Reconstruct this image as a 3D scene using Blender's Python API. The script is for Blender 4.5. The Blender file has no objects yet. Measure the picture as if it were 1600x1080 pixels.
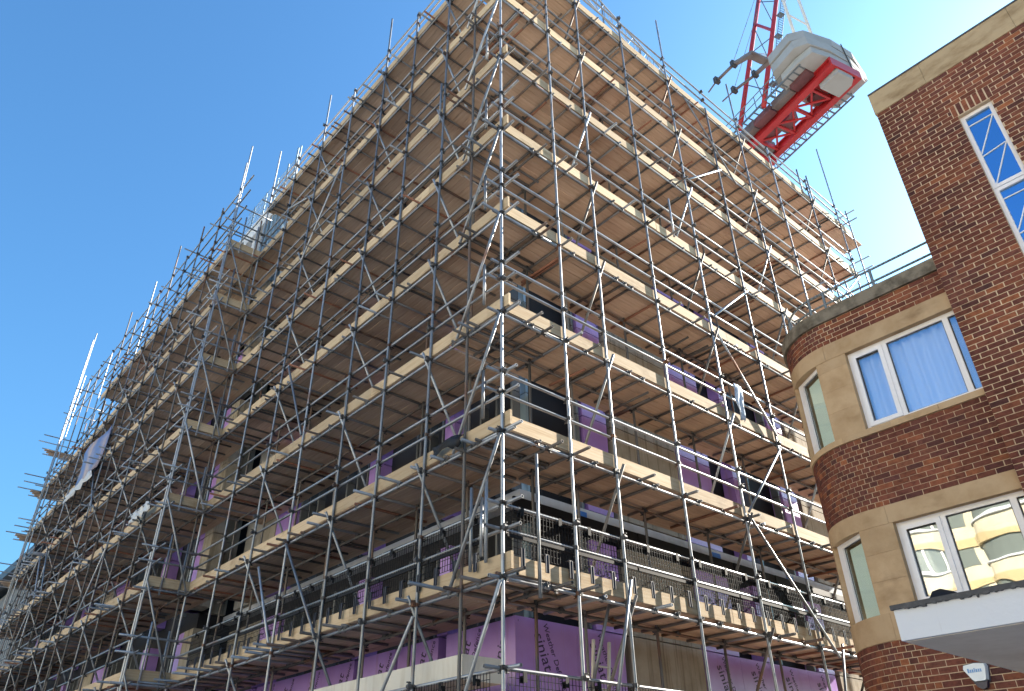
import bpy, math, random
import numpy as np
from mathutils import Matrix, Vector

random.seed(7)
rng = random.Random(11)
scene = bpy.context.scene
col = scene.collection

# ------------------------------------------------------------------ camera
CAM = Vector((-6.126, -7.198, 1.6))
PITCH, YAW, ROLL = math.radians(32.1516), math.radians(48.6958), math.radians(-0.7069)
F = Vector((math.cos(YAW) * math.cos(PITCH), math.sin(YAW) * math.cos(PITCH), math.sin(PITCH)))
R0 = Vector((math.sin(YAW), -math.cos(YAW), 0))
U0 = R0.cross(F)
CR = R0 * math.cos(ROLL) + U0 * math.sin(ROLL)
CU = U0 * math.cos(ROLL) - R0 * math.sin(ROLL)
cam = bpy.data.cameras.new('camera')
cam.sensor_width = 36.0
cam.lens = 36.0 * 1180.9 / 1600.0
cam.clip_start = 0.05
cam.clip_end = 2000
camo = bpy.data.objects.new('camera', cam)
col.objects.link(camo)
camo.matrix_world = Matrix(((CR.x, CU.x, -F.x, CAM.x), (CR.y, CU.y, -F.y, CAM.y), (CR.z, CU.z, -F.z, CAM.z), (0, 0, 0, 1)))
scene.camera = camo

# ------------------------------------------------------------------ light
SUN_EL, SUN_AZ = math.radians(27), math.radians(101.5)     # azimuth clockwise from +Y
world = bpy.data.worlds.new('World')
scene.world = world
world.use_nodes = True
wn = world.node_tree
bg = wn.nodes['Background']
sky = wn.nodes.new('ShaderNodeTexSky')
sky.sky_type = 'NISHITA'
sky.sun_disc = False
sky.sun_elevation = SUN_EL
sky.sun_rotation = SUN_AZ
sky.altitude = 30
sky.air_density = 1.4
sky.dust_density = 2.5
sky.ozone_density = 6.0
bal = wn.nodes.new('ShaderNodeMix')          # the phone's cool white balance, the same all over the sky
bal.data_type = 'RGBA'; bal.blend_type = 'MULTIPLY'; bal.inputs[0].default_value = 1.0
bal.inputs[7].default_value = (0.665, 1.03, 1.18, 1)
wn.links.new(sky.outputs[0], bal.inputs[6])
wn.links.new(bal.outputs[2], bg.inputs[0])
bg.inputs[1].default_value = 0.06
sl = bpy.data.lights.new('sun', 'SUN')
sl.energy = 5.0
sl.angle = math.radians(0.5)
sl.color = (1.0, 0.91, 0.78)
slo = bpy.data.objects.new('sun', sl)
col.objects.link(slo)
sd = Vector((math.sin(SUN_AZ) * math.cos(SUN_EL), math.cos(SUN_AZ) * math.cos(SUN_EL), math.sin(SUN_EL)))
slo.rotation_euler = sd.to_track_quat('Z', 'Y').to_euler()
slo.location = (30, -10, 40)
scene.render.engine = 'CYCLES'
scene.cycles.use_denoising = True
scene.cycles.max_bounces = 7
scene.cycles.diffuse_bounces = 4
scene.cycles.glossy_bounces = 3
scene.cycles.transparent_max_bounces = 8
scene.view_settings.view_transform = 'Standard'
scene.view_settings.look = 'None'
scene.view_settings.gamma = 1.0
scene.view_settings.use_curve_mapping = False
scene.view_settings.exposure = 2.12


# ------------------------------------------------------------------ materials
def mat(name, base, rough=0.7, metal=0.0, spec=0.5, var=0.0, tint=None, noise=None, bump=None,
        stain=None, rnd_ramp=None, streak=None):
    """base colour, per-piece random value (var) or colour ramp, stretched grain, large stains."""
    m = bpy.data.materials.new(name)
    m.use_nodes = True
    nt = m.node_tree
    N, L = nt.nodes.new, nt.links.new
    b = nt.nodes['Principled BSDF']
    b.inputs['Roughness'].default_value = rough
    b.inputs['Metallic'].default_value = metal
    b.inputs['Specular IOR Level'].default_value = spec
    rgb = N('ShaderNodeRGB')
    rgb.outputs[0].default_value = (*base, 1)
    c = rgb.outputs[0]
    tc = N('ShaderNodeTexCoord')
    if var or rnd_ramp:
        oi = N('ShaderNodeObjectInfo')
        ge = N('ShaderNodeNewGeometry')
        ad = N('ShaderNodeMath'); ad.operation = 'ADD'
        L(oi.outputs['Random'], ad.inputs[0]); L(ge.outputs['Random Per Island'], ad.inputs[1])
        fr = N('ShaderNodeMath'); fr.operation = 'FRACT'
        L(ad.outputs[0], fr.inputs[0])
        if rnd_ramp:
            cr = N('ShaderNodeValToRGB')
            e = cr.color_ramp.elements
            while len(e) < len(rnd_ramp):
                e.new(0.5)
            for k, (p, cc) in enumerate(rnd_ramp):
                e[k].position = p; e[k].color = (*cc, 1)
            L(fr.outputs[0], cr.inputs[0]); c = cr.outputs[0]
        if var:
            mr = N('ShaderNodeMapRange')
            mr.inputs[3].default_value = 1 - var; mr.inputs[4].default_value = 1 + var
            m2 = N('ShaderNodeMath'); m2.operation = 'MULTIPLY'; m2.inputs[1].default_value = 7.13
            f2 = N('ShaderNodeMath'); f2.operation = 'FRACT'
            L(fr.outputs[0], m2.inputs[0]); L(m2.outputs[0], f2.inputs[0])
            L(f2.outputs[0], mr.inputs[0])
            hs = N('ShaderNodeHueSaturation')
            L(mr.outputs[0], hs.inputs['Value']); L(c, hs.inputs['Color']); c = hs.outputs[0]
    for spec_ in (noise, stain, streak):
        if not spec_:
            continue
        coord, scale, detail, lo, hi, other = spec_
        mp = N('ShaderNodeMapping'); mp.inputs['Scale'].default_value = scale
        if coord == 'World':
            g = N('ShaderNodeNewGeometry'); L(g.outputs['Position'], mp.inputs[0])
        else:
            L(tc.outputs[coord], mp.inputs[0])
        nz = N('ShaderNodeTexNoise'); nz.inputs['Scale'].default_value = 1
        nz.inputs['Detail'].default_value = detail; nz.inputs['Roughness'].default_value = 0.6
        L(mp.outputs[0], nz.inputs[0])
        mr = N('ShaderNodeMapRange'); mr.inputs[1].default_value = lo; mr.inputs[2].default_value = hi
        L(nz.outputs[0], mr.inputs[0])
        mx = N('ShaderNodeMix'); mx.data_type = 'RGBA'; mx.blend_type = 'MULTIPLY' if len(other) == 3 else 'MIX'
        mx.inputs[7].default_value = (*other[:3], 1)
        L(mr.outputs[0], mx.inputs[0]); L(c, mx.inputs[6]); c = mx.outputs[2]
    L(c, b.inputs['Base Color'])
    if bump:
        nz = N('ShaderNodeTexNoise'); nz.inputs['Scale'].default_value = bump[0]; nz.inputs['Detail'].default_value = 4
        L(tc.outputs['Object'], nz.inputs[0])
        bp = N('ShaderNodeBump'); bp.inputs['Strength'].default_value = bump[1]; bp.inputs['Distance'].default_value = 0.01
        L(nz.outputs[0], bp.inputs['Height']); L(bp.outputs[0], b.inputs['Normal'])
    return m


def glass(name, fac, tint=(1, 1, 1), rough=0.0, gloss=(0.95, 0.97, 1.0)):
    m = bpy.data.materials.new(name)
    m.use_nodes = True
    nt = m.node_tree
    nt.nodes.clear()
    N, L = nt.nodes.new, nt.links.new
    o = N('ShaderNodeOutputMaterial'); mx = N('ShaderNodeMixShader'); mx.inputs[0].default_value = fac
    t = N('ShaderNodeBsdfTransparent'); t.inputs[0].default_value = (*tint, 1)
    g = N('ShaderNodeBsdfGlossy'); g.inputs[0].default_value = (*gloss, 1); g.inputs['Roughness'].default_value = rough
    tc = N('ShaderNodeTexCoord'); nz = N('ShaderNodeTexNoise'); nz.inputs['Scale'].default_value = 1.6
    nz.inputs['Detail'].default_value = 1.0
    bp = N('ShaderNodeBump'); bp.inputs['Strength'].default_value = 0.12; bp.inputs['Distance'].default_value = 0.02
    L(tc.outputs['Object'], nz.inputs[0]); L(nz.outputs[0], bp.inputs['Height']); L(bp.outputs[0], g.inputs['Normal'])
    L(t.outputs[0], mx.inputs[1]); L(g.outputs[0], mx.inputs[2]); L(mx.outputs[0], o.inputs[0])
    return m


M = {}
M['steel'] = mat('galvanised_steel', (0.28, 0.295, 0.315), 0.42, 0.6, var=0.35,
                 noise=('World', (3, 3, 3), 3, 0.52, 0.75, (0.55, 0.50, 0.47)),
                 stain=('World', (0.9, 0.9, 0.9), 2, 0.66, 0.74, (0.24, 0.12, 0.07, 1)))
M['clamp'] = mat('coupler_steel', (0.07, 0.07, 0.073), 0.6, 0.4, var=0.4,
                 stain=('World', (2.1, 2.1, 2.1), 1, 0.6, 0.7, (0.16, 0.07, 0.035, 1)))
M['board'] = mat('scaffold_board', (0.575, 0.435, 0.325), 0.85, spec=0.2, var=0.13,
                  noise=('Object', (1.3, 22, 22), 5, 0.35, 0.72, (0.80, 0.73, 0.68)),
                  stain=('World', (0.55, 0.55, 0.9), 3, 0.5, 0.72, (0.74, 0.68, 0.66)))
M['toe'] = mat('toe_board', (0.47, 0.365, 0.24), 0.8, spec=0.25, var=0.2,
               noise=('Object', (1.1, 26, 26), 5, 0.45, 0.75, (0.74, 0.64, 0.52)),
               stain=('World', (1.3, 1.3, 2.5), 4, 0.55, 0.72, (0.60, 0.55, 0.50)))
M['purple'] = mat('purple_sheathing', (0.40, 0.25, 0.64), 0.30, var=0.07,
                  noise=('World', (1.2, 1.2, 1.2), 3, 0.4, 0.75, (0.82, 0.72, 0.80)),
                  streak=('World', (7, 7, 0.5), 4, 0.58, 0.75, (0.34, 0.20, 0.42, 1)))
M['print'] = mat('printed_ink', (0.035, 0.018, 0.07), 0.6)
M['void'] = mat('dark_interior', (0.012, 0.012, 0.016), 0.8)
M['membrane'] = mat('black_membrane', (0.010, 0.010, 0.013), 0.6, spec=0.25)
M['concrete'] = mat('raw_concrete', (0.36, 0.33, 0.28), 0.9, spec=0.2,
                    noise=('World', (2, 2, 2), 5, 0.4, 0.75, (0.72, 0.68, 0.62)),
                    streak=('World', (9, 9, 0.35), 5, 0.52, 0.72, (0.42, 0.36, 0.30)), bump=(9, 0.3))
M['slab'] = mat('pale_concrete', (0.58, 0.60, 0.62), 0.85, spec=0.2,
                noise=('World', (1.5, 1.5, 1.5), 4, 0.45, 0.7, (0.75, 0.74, 0.72)))
M['blue'] = mat('blue_tape', (0.03, 0.16, 0.55), 0.5)
M['mesh'] = mat('black_mesh_wire', (0.008, 0.008, 0.010), 0.7, spec=0.2)
M['strap'] = mat('guard_strap_steel', (0.035, 0.040, 0.055), 0.6, 0.1, var=0.4)
M['white_wood'] = mat('painted_timber', (0.60, 0.57, 0.50), 0.7, noise=('World', (6, 6, 1), 3, 0.5, 0.75, (0.82, 0.78, 0.72)))
M['brick'] = mat('red_brick', (0.16, 0.05, 0.03), 0.88, spec=0.2, var=0.16,
                 rnd_ramp=[(0.0, (0.105, 0.043, 0.037)), (0.18, (0.215, 0.072, 0.043)), (0.38, (0.14, 0.05, 0.037)), (0.55, (0.245, 0.085, 0.045)), (0.7, (0.125, 0.05, 0.043)), (0.82, (0.165, 0.056, 0.04)), (0.94, (0.3, 0.108, 0.05)), (1.0, (0.095, 0.043, 0.04))],
                 noise=('World', (16, 16, 22), 5, 0.42, 0.72, (0.55, 0.52, 0.55)),
                 stain=('World', (0.55, 0.55, 0.45), 3, 0.45, 0.68, (0.62, 0.60, 0.66)), bump=(60, 0.5))
M['mortar'] = mat('sandy_mortar', (0.62, 0.49, 0.345), 0.95, spec=0.1,
                  noise=('World', (9, 9, 9), 4, 0.4, 0.7, (0.78, 0.74, 0.72)),
                  stain=('World', (0.6, 0.6, 0.5), 3, 0.46, 0.66, (0.66, 0.60, 0.60)))
M['stone'] = mat('tan_stone', (0.47, 0.335, 0.205), 0.85, spec=0.2, var=0.07,
                 noise=('World', (3, 3, 3), 5, 0.4, 0.75, (0.76, 0.70, 0.62)),
                 stain=('World', (1.1, 1.1, 2.4), 4, 0.56, 0.75, (0.60, 0.56, 0.52)), bump=(40, 0.25))
M['coping'] = mat('weathered_coping', (0.20, 0.172, 0.135), 0.9, spec=0.2,
                  noise=('World', (5, 5, 5), 5, 0.42, 0.68, (0.40, 0.40, 0.38)), bump=(25, 0.5))
M['parapet'] = mat('parapet_stone', (0.40, 0.305, 0.19), 0.9, spec=0.2,
                   noise=('World', (2.2, 2.2, 5), 5, 0.45, 0.72, (0.58, 0.52, 0.46)), bump=(25, 0.4))
M['frame'] = mat('white_frame', (0.74, 0.72, 0.74), 0.4, noise=('World', (3, 3, 3), 3, 0.5, 0.8, (0.86, 0.85, 0.83)))
M['white'] = mat('white_render', (0.60, 0.62, 0.67), 0.75, noise=('World', (1.5, 1.5, 4), 5, 0.48, 0.75, (0.84, 0.82, 0.80)),
                 streak=('World', (5, 5, 0.6), 4, 0.68, 0.78, (0.62, 0.58, 0.54)), bump=(30, 0.2))
M['soffit'] = mat('canopy_soffit', (0.74, 0.66, 0.59), 0.85, noise=('World', (2, 2, 2), 4, 0.4, 0.7, (0.8, 0.76, 0.73)))
M['lead'] = mat('lead_edge', (0.05, 0.05, 0.055), 0.7, noise=('World', (14, 14, 14), 4, 0.5, 0.7, (1.9, 1.9, 1.8)))
M['curtain'] = mat('net_curtain', (0.66, 0.72, 0.80), 0.9)
M['blind'] = mat('pale_blind', (0.80, 0.85, 0.82), 0.8)
M['room'] = mat('room_wall', (0.30, 0.28, 0.25), 0.9)
M['pane_sky'] = glass('sky_pane', 0.23, (0.97, 0.98, 1.0), gloss=(0.70, 0.84, 1.0))
M['pane_tower'] = glass('dark_pane', 0.62, (0.10, 0.22, 0.5), gloss=(0.40, 0.68, 1.0))
M['pane_low'] = glass('mirror_pane', 0.26, (0.9, 0.93, 0.93), gloss=(0.9, 0.88, 0.82))
M['pane_small'] = glass('milky_pane', 0.07, (0.92, 0.96, 0.94))
M['red'] = mat('red_paint', (0.44, 0.024, 0.028), 0.42, var=0.06, noise=('World', (1.5, 1.5, 1.5), 4, 0.5, 0.75, (0.75, 0.7, 0.7)))
M['crane_grey'] = mat('grey_plate', (0.22, 0.19, 0.18), 0.6, 0.2, noise=('World', (1, 1, 1), 4, 0.4, 0.7, (0.7, 0.62, 0.6)))
M['maroon'] = mat('winch_housing', (0.20, 0.075, 0.08), 0.6, var=0.25, noise=('World', (1.3, 1.3, 1.3), 4, 0.4, 0.7, (0.6, 0.58, 0.6)))
M['rail_blue'] = mat('grey_rail', (0.16, 0.19, 0.21), 0.5, 0.4)
M['weight'] = mat('counterweight_concrete', (0.40, 0.40, 0.395), 0.85, var=0.04, spec=0.2,
                  noise=('World', (0.9, 0.9, 0.9), 5, 0.42, 0.72, (0.88, 0.86, 0.82)))
M['white_steel'] = mat('white_steel', (0.68, 0.68, 0.66), 0.4)
M['asphalt'] = mat('pale_asphalt', (0.16, 0.155, 0.15), 0.9, noise=('World', (3, 3, 3), 5, 0.4, 0.7, (0.7, 0.7, 0.7)))
M['paving'] = mat('paving', (0.54, 0.53, 0.52), 0.9, var=0.1, noise=('World', (2, 2, 2), 4, 0.4, 0.7, (0.75, 0.73, 0.7)))
M['cream'] = mat('cream_render', (0.58, 0.53, 0.42), 0.8, noise=('World', (0.5, 0.5, 0.5), 3, 0.4, 0.7, (0.9, 0.88, 0.84)))
M['ochre'] = mat('ochre_band', (0.50, 0.39, 0.22), 0.8)
M['dull_glass'] = mat('dull_glazing', (0.16, 0.18, 0.17), 0.2)
M['cladding'] = mat('grey_cladding', (0.17, 0.165, 0.16), 0.6, 0.1, var=0.15)
M['dark_roof'] = mat('dark_roof_edge', (0.035, 0.045, 0.06), 0.5)
M['yellow_clip'] = mat('yellow_clip', (0.45, 0.30, 0.04), 0.5)
M['sheet'] = mat('white_sheeting', (0.50, 0.52, 0.54), 0.4)
M['bag'] = mat('tan_sacking', (0.50, 0.38, 0.22), 0.9, noise=('World', (5, 5, 5), 4, 0.4, 0.7, (0.6, 0.55, 0.5)))
M['rag'] = mat('pale_cloth', (0.50, 0.58, 0.66), 0.9, noise=('World', (12, 12, 5), 3, 0.45, 0.65, (0.45, 0.55, 0.75)))
M['ply'] = mat('plywood', (0.50, 0.36, 0.21), 0.85, var=0.1, noise=('World', (1.5, 1.5, 9), 4, 0.4, 0.7, (0.75, 0.68, 0.6)))
M['dull_stud'] = mat('dull_stud', (0.14, 0.15, 0.16), 0.6, 0.2, var=0.3)
M['stud'] = mat('blue_grey_stud', (0.22, 0.30, 0.36), 0.4, 0.4, var=0.3)
M['alarm_dark'] = mat('navy_plastic', (0.012, 0.012, 0.04), 0.35)
M['alarm_white'] = mat('white_plastic', (0.74, 0.78, 0.80), 0.35)
M['alarm_blue'] = mat('pale_blue_print', (0.16, 0.33, 0.60), 0.5)
# banner: flat print
bm_ = bpy.data.materials.new('printed_banner'); bm_.use_nodes = True
_n = bm_.node_tree; _b = _n.nodes['Principled BSDF']; _b.inputs['Roughness'].default_value = 0.5
_t = _n.nodes.new('ShaderNodeTexCoord'); _z = _n.nodes.new('ShaderNodeTexNoise'); _z.inputs['Scale'].default_value = 0.9
_r = _n.nodes.new('ShaderNodeValToRGB')
_r.color_ramp.elements[0].position = 0.42; _r.color_ramp.elements[0].color = (0.10, 0.15, 0.32, 1)
_r.color_ramp.elements[1].position = 0.66; _r.color_ramp.elements[1].color = (0.42, 0.30, 0.24, 1)
_n.links.new(_t.outputs['Object'], _z.inputs[0]); _n.links.new(_z.outputs[0], _r.inputs[0]); _n.links.new(_r.outputs[0], _b.inputs[0])
M['banner'] = bm_


# ------------------------------------------------------------------ mesh helpers
class MB:
    def __init__(s):
        s.v, s.f = [], []

    def add(s, vs, fs):
        n = len(s.v)
        s.v += [tuple(p) for p in vs]
        s.f += [tuple(i + n for i in q) for q in fs]
        return s

    def box(s, x0, x1, y0, y1, z0, z1):
        return s.add([(x0, y0, z0), (x1, y0, z0), (x1, y1, z0), (x0, y1, z0), (x0, y0, z1), (x1, y0, z1), (x1, y1, z1), (x0, y1, z1)],
                     [(0, 3, 2, 1), (4, 5, 6, 7), (0, 1, 5, 4), (1, 2, 6, 5), (2, 3, 7, 6), (3, 0, 4, 7)])

    def prism(s, poly, z0, z1):
        """poly: list of (x, y) counter-clockwise"""
        n = len(poly)
        vs = [(x, y, z0) for x, y in poly] + [(x, y, z1) for x, y in poly]
        fs = [tuple(range(n - 1, -1, -1)), tuple(range(n, 2 * n))] + [(i, (i + 1) % n, n + (i + 1) % n, n + i) for i in range(n)]
        return s.add(vs, fs)

    def tube(s, p, q, r, n=8):
        p, q = Vector(p), Vector(q)
        d = (q - p).normalized()
        a = d.orthogonal().normalized(); b = d.cross(a)
        vs = []
        for c in (p, q):
            for k in range(n):
                t = 2 * math.pi * k / n
                vs.append(c + a * (r * math.cos(t)) + b * (r * math.sin(t)))
        fs = [(k, (k + 1) % n, n + (k + 1) % n, n + k) for k in range(n)] + [tuple(range(n - 1, -1, -1)), tuple(range(n, 2 * n))]
        return s.add(vs, fs)

    def path(s, pts, r, n=8):
        for a, b in zip(pts[:-1], pts[1:]):
            s.tube(a, b, r, n)
        return s

    def slab3(s, quad, nrm, t):
        """a 3-D polygon given thickness t along nrm"""
        n = len(quad); nv = Vector(nrm).normalized() * t
        vs = [Vector(p) for p in quad] + [Vector(p) + nv for p in quad]
        fs = [tuple(range(n - 1, -1, -1)), tuple(range(n, 2 * n))] + [(i, (i + 1) % n, n + (i + 1) % n, n + i) for i in range(n)]
        return s.add(vs, fs)

    def bar(s, p, q, w, h):
        """rectangular bar from p to q, w sideways, h upward"""
        p, q = Vector(p), Vector(q)
        d = (q - p).normalized()
        side = d.cross(Vector((0, 0, 1)))
        side = side.normalized() if side.length > 1e-4 else Vector((1, 0, 0))
        up = side.cross(d)
        a, b = side * w / 2, up * h / 2
        vs = [p - a - b, p + a - b, p + a + b, p - a + b, q - a - b, q + a - b, q + a + b, q - a + b]
        return s.add(vs, [(0, 3, 2, 1), (4, 5, 6, 7), (0, 1, 5, 4), (1, 2, 6, 5), (2, 3, 7, 6), (3, 0, 4, 7)])

    def mesh(s, name, m, smooth=False):
        me = bpy.data.meshes.new(name)
        me.from_pydata(s.v, [], s.f)
        me.materials.append(M[m] if isinstance(m, str) else m)
        if smooth:
            me.polygons.foreach_set('use_smooth', [True] * len(me.polygons))
        me.update()
        return me

    def build(s, name, m, root=None, parent=None, smooth=False):
        return link(name, s.mesh(name, m, smooth), root, parent)


def link(name, data, root=None, parent=None, matrix=None):
    o = bpy.data.objects.new(name, data)
    col.objects.link(o)
    p = parent or root
    if p is not None:
        o.parent = p
        r = root
        o.matrix_parent_inverse = Matrix.Translation(-r.location) if (r is not None and parent is None) else Matrix.Identity(4)
    if matrix is not None:
        o.matrix_basis = matrix
    return o


def tag(o, label=None, cat=None, group=None, kind=None):
    if label: o['label'] = label
    if cat: o['category'] = cat
    if group: o['group'] = group
    if kind: o['kind'] = kind
    return o


def thing(name, label, cat, loc=(0, 0, 0), group=None):
    o = bpy.data.objects.new(name, None)
    o.empty_display_size = 0.2
    o.location = loc
    col.objects.link(o)
    return tag(o, label, cat, group)


def screen(p):
    v = Vector(p) - CAM
    d = v.dot(F)
    if d < 0.1:
        return None
    return 800 + 1180.9 * v.dot(CR) / d, 540 - 1180.9 * v.dot(CU) / d, d


def join_mesh(name, items):
    """items: (mesh, matrix); one mesh out of all of them (numpy)"""
    cache = {}
    V, LI, LS, LT, SM = [], [], [], [], []
    nv = nl = 0
    mats = []
    MI = []
    for me, mx in items:
        k = me.name
        if k not in cache:
            a = np.empty(len(me.vertices) * 3); me.vertices.foreach_get('co', a)
            l = np.empty(len(me.loops), dtype=np.int64); me.loops.foreach_get('vertex_index', l)
            st = np.empty(len(me.polygons), dtype=np.int64); me.polygons.foreach_get('loop_start', st)
            tt = np.empty(len(me.polygons), dtype=np.int64); me.polygons.foreach_get('loop_total', tt)
            sm = np.empty(len(me.polygons), dtype=bool); me.polygons.foreach_get('use_smooth', sm)
            cache[k] = (a.reshape(-1, 3), l, st, tt, sm)
        a, l, st, tt, sm = cache[k]
        if me.materials[0] not in mats: mats.append(me.materials[0])
        m = np.array(mx)
        V.append(a @ m[:3, :3].T + m[:3, 3]); LI.append(l + nv); LS.append(st + nl); LT.append(tt); SM.append(sm)
        MI.append(np.full(len(st), mats.index(me.materials[0])))
        nv += len(a); nl += len(l)
    V = np.concatenate(V); LI = np.concatenate(LI); LS = np.concatenate(LS); LT = np.concatenate(LT); SM = np.concatenate(SM)
    out = bpy.data.meshes.new(name)
    out.vertices.add(len(V)); out.vertices.foreach_set('co', V.ravel())
    out.loops.add(len(LI)); out.loops.foreach_set('vertex_index', LI)
    out.polygons.add(len(LS)); out.polygons.foreach_set('loop_start', LS); out.polygons.foreach_set('loop_total', LT)
    for mm in mats: out.materials.append(mm)
    out.polygons.foreach_set('material_index', np.concatenate(MI))
    out.polygons.foreach_set('use_smooth', SM)
    out.update(calc_edges=True)
    return out


class Bag:
    """collects the pieces of one thing; the 300 largest of a kind in view become parts, the rest one stuff part"""
    def __init__(s, root, limits=None):
        s.root, s.items, s.limits = root, {}, limits or {}

    def add(s, name, mesh, mx, centre=None, label=None):
        s.items.setdefault(name, []).append((mesh, mx, centre or mx.translation, label))

    def finish(s):
        for name, lst in s.items.items():
            def key(it):
                q = screen(it[2])
                if q is None: return 1e6
                x, y, d = q
                return d + (0 if -120 < x < 1720 and -120 < y < 1200 else 1000)
            lst.sort(key=key)
            lim = s.limits.get(name, 300)
            for me, mx, c, lb in lst[:lim]:
                o = link(name, me, s.root, None, mx)
                if lb: o['label'] = lb
            if len(lst) > lim:
                o = link(name, join_mesh(name + '_rest', [(a, b) for a, b, _, _ in lst[lim:]]), s.root)
                o['kind'] = 'stuff'


def along(p, q):
    p, q = Vector(p), Vector(q)
    d = q - p
    mx = Matrix.Translation(p) @ d.to_track_quat('Z', 'Y').to_matrix().to_4x4() @ Matrix.Diagonal((1, 1, d.length, 1))
    return mx, (p + q) / 2


TR = 0.0242
# hollow unit tube along +Z
def tube_mesh(name, m, r=TR, n=10):
    mb = MB(); ri = r * 0.8
    ring = [(math.cos(2 * math.pi * k / n), math.sin(2 * math.pi * k / n)) for k in range(n)]
    vs = [(r * x, r * y, 0) for x, y in ring] + [(r * x, r * y, 1) for x, y in ring] + \
         [(ri * x, ri * y, 0) for x, y in ring] + [(ri * x, ri * y, 1) for x, y in ring]
    fs = []
    for k in range(n):
        j = (k + 1) % n
        fs += [(k, j, n + j, n + k), (2 * n + j, 2 * n + k, 3 * n + k, 3 * n + j), (n + k, n + j, 3 * n + j, 3 * n + k), (j, k, 2 * n + k, 2 * n + j)]
    mb.add(vs, fs)
    me = mb.mesh(name, m)
    me.polygons.foreach_set('use_smooth', [i % 4 < 2 for i in range(len(me.polygons))])
    return me
TUBE = tube_mesh('scaffold_tube', 'steel')
TUBE_RED = tube_mesh('rusty_tube', mat('rusty_steel', (0.26, 0.12, 0.075), 0.7, 0.2, var=0.25))
TUBE_DULL = tube_mesh('dull_tube', mat('dull_steel', (0.13, 0.12, 0.113), 0.6, 0.3, var=0.45,
                     stain=('World', (0.8, 0.8, 0.8), 2, 0.55, 0.68, (0.15, 0.075, 0.045, 1))))  # darker, browner steel for transoms, inner tubes, some braces and far poles
TUBE_DARK = tube_mesh('rail_tube', 'rail_blue')


def coupler_mesh():
    """two clamp halves on crossing tubes: one round Z, one round X set off along -Y, bolts and flap"""
    mb = MB()
    mb.tube((0, 0, -0.027), (0, 0, 0.027), 0.034, 8)
    mb.tube((-0.027, 0.049, 0), (0.027, 0.049, 0), 0.034, 8)
    mb.box(0.030, 0.062, -0.012, 0.012, -0.012, 0.012)
    mb.box(-0.012, 0.012, 0.045, 0.058, -0.062, -0.028)
    mb.tube((0.050, -0.03, 0.0), (0.050, 0.035, 0.0), 0.009, 6)
    mb.tube((0.0, 0.02, -0.05), (0.0, 0.09, -0.05), 0.009, 6)
    return mb.mesh('coupler', 'clamp')
COUPLER = coupler_mesh()


def board_mesh(name, m, L, w, t):
    c = 0.010                                   # lower edges chamfered so the seams between boards shade dark
    prof = [(-w / 2 + c, 0), (w / 2 - c, 0), (w / 2, c), (w / 2, t), (-w / 2, t), (-w / 2, c)]
    vs = [(-L / 2, y, z) for y, z in prof] + [(L / 2, y, z) for y, z in prof]
    fs = [(0, 5, 4, 3, 2, 1), (6, 7, 8, 9, 10, 11)] + [(i, (i + 1) % 6, 6 + (i + 1) % 6, 6 + i) for i in range(6)]
    return MB().add(vs, fs).mesh(name, m)
BOARDS = {L: board_mesh('deck_board', 'board', L, 0.2235, 0.038) for L in (1.45, 2.35, 3.1, 3.9)}
TOES = {L: MB().box(-L / 2, L / 2, -0.019, 0.019, 0, 0.222).mesh('toe_board', 'toe') for L in (0.95, 2.4, 3.1, 3.9)}
RZ = lambda a: Matrix.Rotation(a, 4, 'Z')
T = Matrix.Translation

LEVELS = [0.15 + 2.0 * k for k in range(1, 10)]        # 2.15 ... 18.15
LEVELS[1] = 4.16

# ------------------------------------------------------------------ ground
def structure(name, mb, m):
    o = mb.build(name, m); o['kind'] = 'structure'; return o
structure('ground', MB().box(-400, 400, -400, 400, -0.5, -0.12), 'asphalt')
structure('road', MB().box(-11.5, -3.2, -120, 120, -0.118, -0.10), 'asphalt')
structure('pavement', MB().box(-3.2, 1.5, -120, 120, -0.118, 0.0), 'paving')
structure('plaza', MB().box(-46.0, -11.5, -120, 120, -0.118, 0.0), 'paving')
structure('alley_paving', MB().box(1.5, 60, -1.7, 1.5, -0.118, -0.004), 'paving')

# ------------------------------------------------------------------ unfinished building
ub = thing('unfinished_building', 'concrete building under construction with purple sheathing boards behind the scaffold', 'building', (1.6, 1.6, 0))
W = 1.6
WL = 1.66
XE, YE = 15.2, 31.0
WC, YW = 0.75, 13.2
MB().box(W + 0.34, XE, W + 0.32, YE, 0, 17.9).build('dark_interior', 'void', ub)
MB().box(WC + 0.32, W + 0.338, YW + 0.2, YE, 0, 16.0).build('dark_interior', 'void', ub)
MB().box(WC + 0.02, W + 0.338, YW + 0.1, YE, 16.02, 16.3).build('roof_slab', 'slab', ub)
MB().box(W + 0.12, XE + 0.2, W + 0.12, 12.2, 18.02, 18.32).build('roof_slab', 'slab', ub)
for z in (6.03, 12.1):
    MB().box(WL + 0.06, XE, W - 0.015, YE, z, z + 0.19).build('floor_edge', 'slab', ub)
    for k in range(9):
        x = W - 0.05 + 1.5 * k
        MB().box(x, x + 1.49, W - 0.06 - 0.012 * (k % 3), W - 0.017, z - 0.26 - 0.03 * (k % 2), z + 0.015).build('black_strip', 'membrane', ub)
for x in (3.0, 6.9, 9.6):
    MB().box(x, x + 0.28, W - 0.024, W - 0.017, 5.98, 6.16).build('tape_patch', 'blue', ub)
PB = Bag(ub)
purple_list = []
def wall_strip(face, a0, a1, z0, z1, m, name, proud=0.0):
    d = W - proud
    mb = MB()
    if face == 'R':
        mb.box(a0, a1, d, W + 0.30, z0, z1)
    else:
        wx = WL if a0 < YW - 0.6 else WC
        mb.box(wx - proud, wx + 0.30, a0, a1, z0, z1)
    o = mb.build(name, m, ub)
    return o
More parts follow.
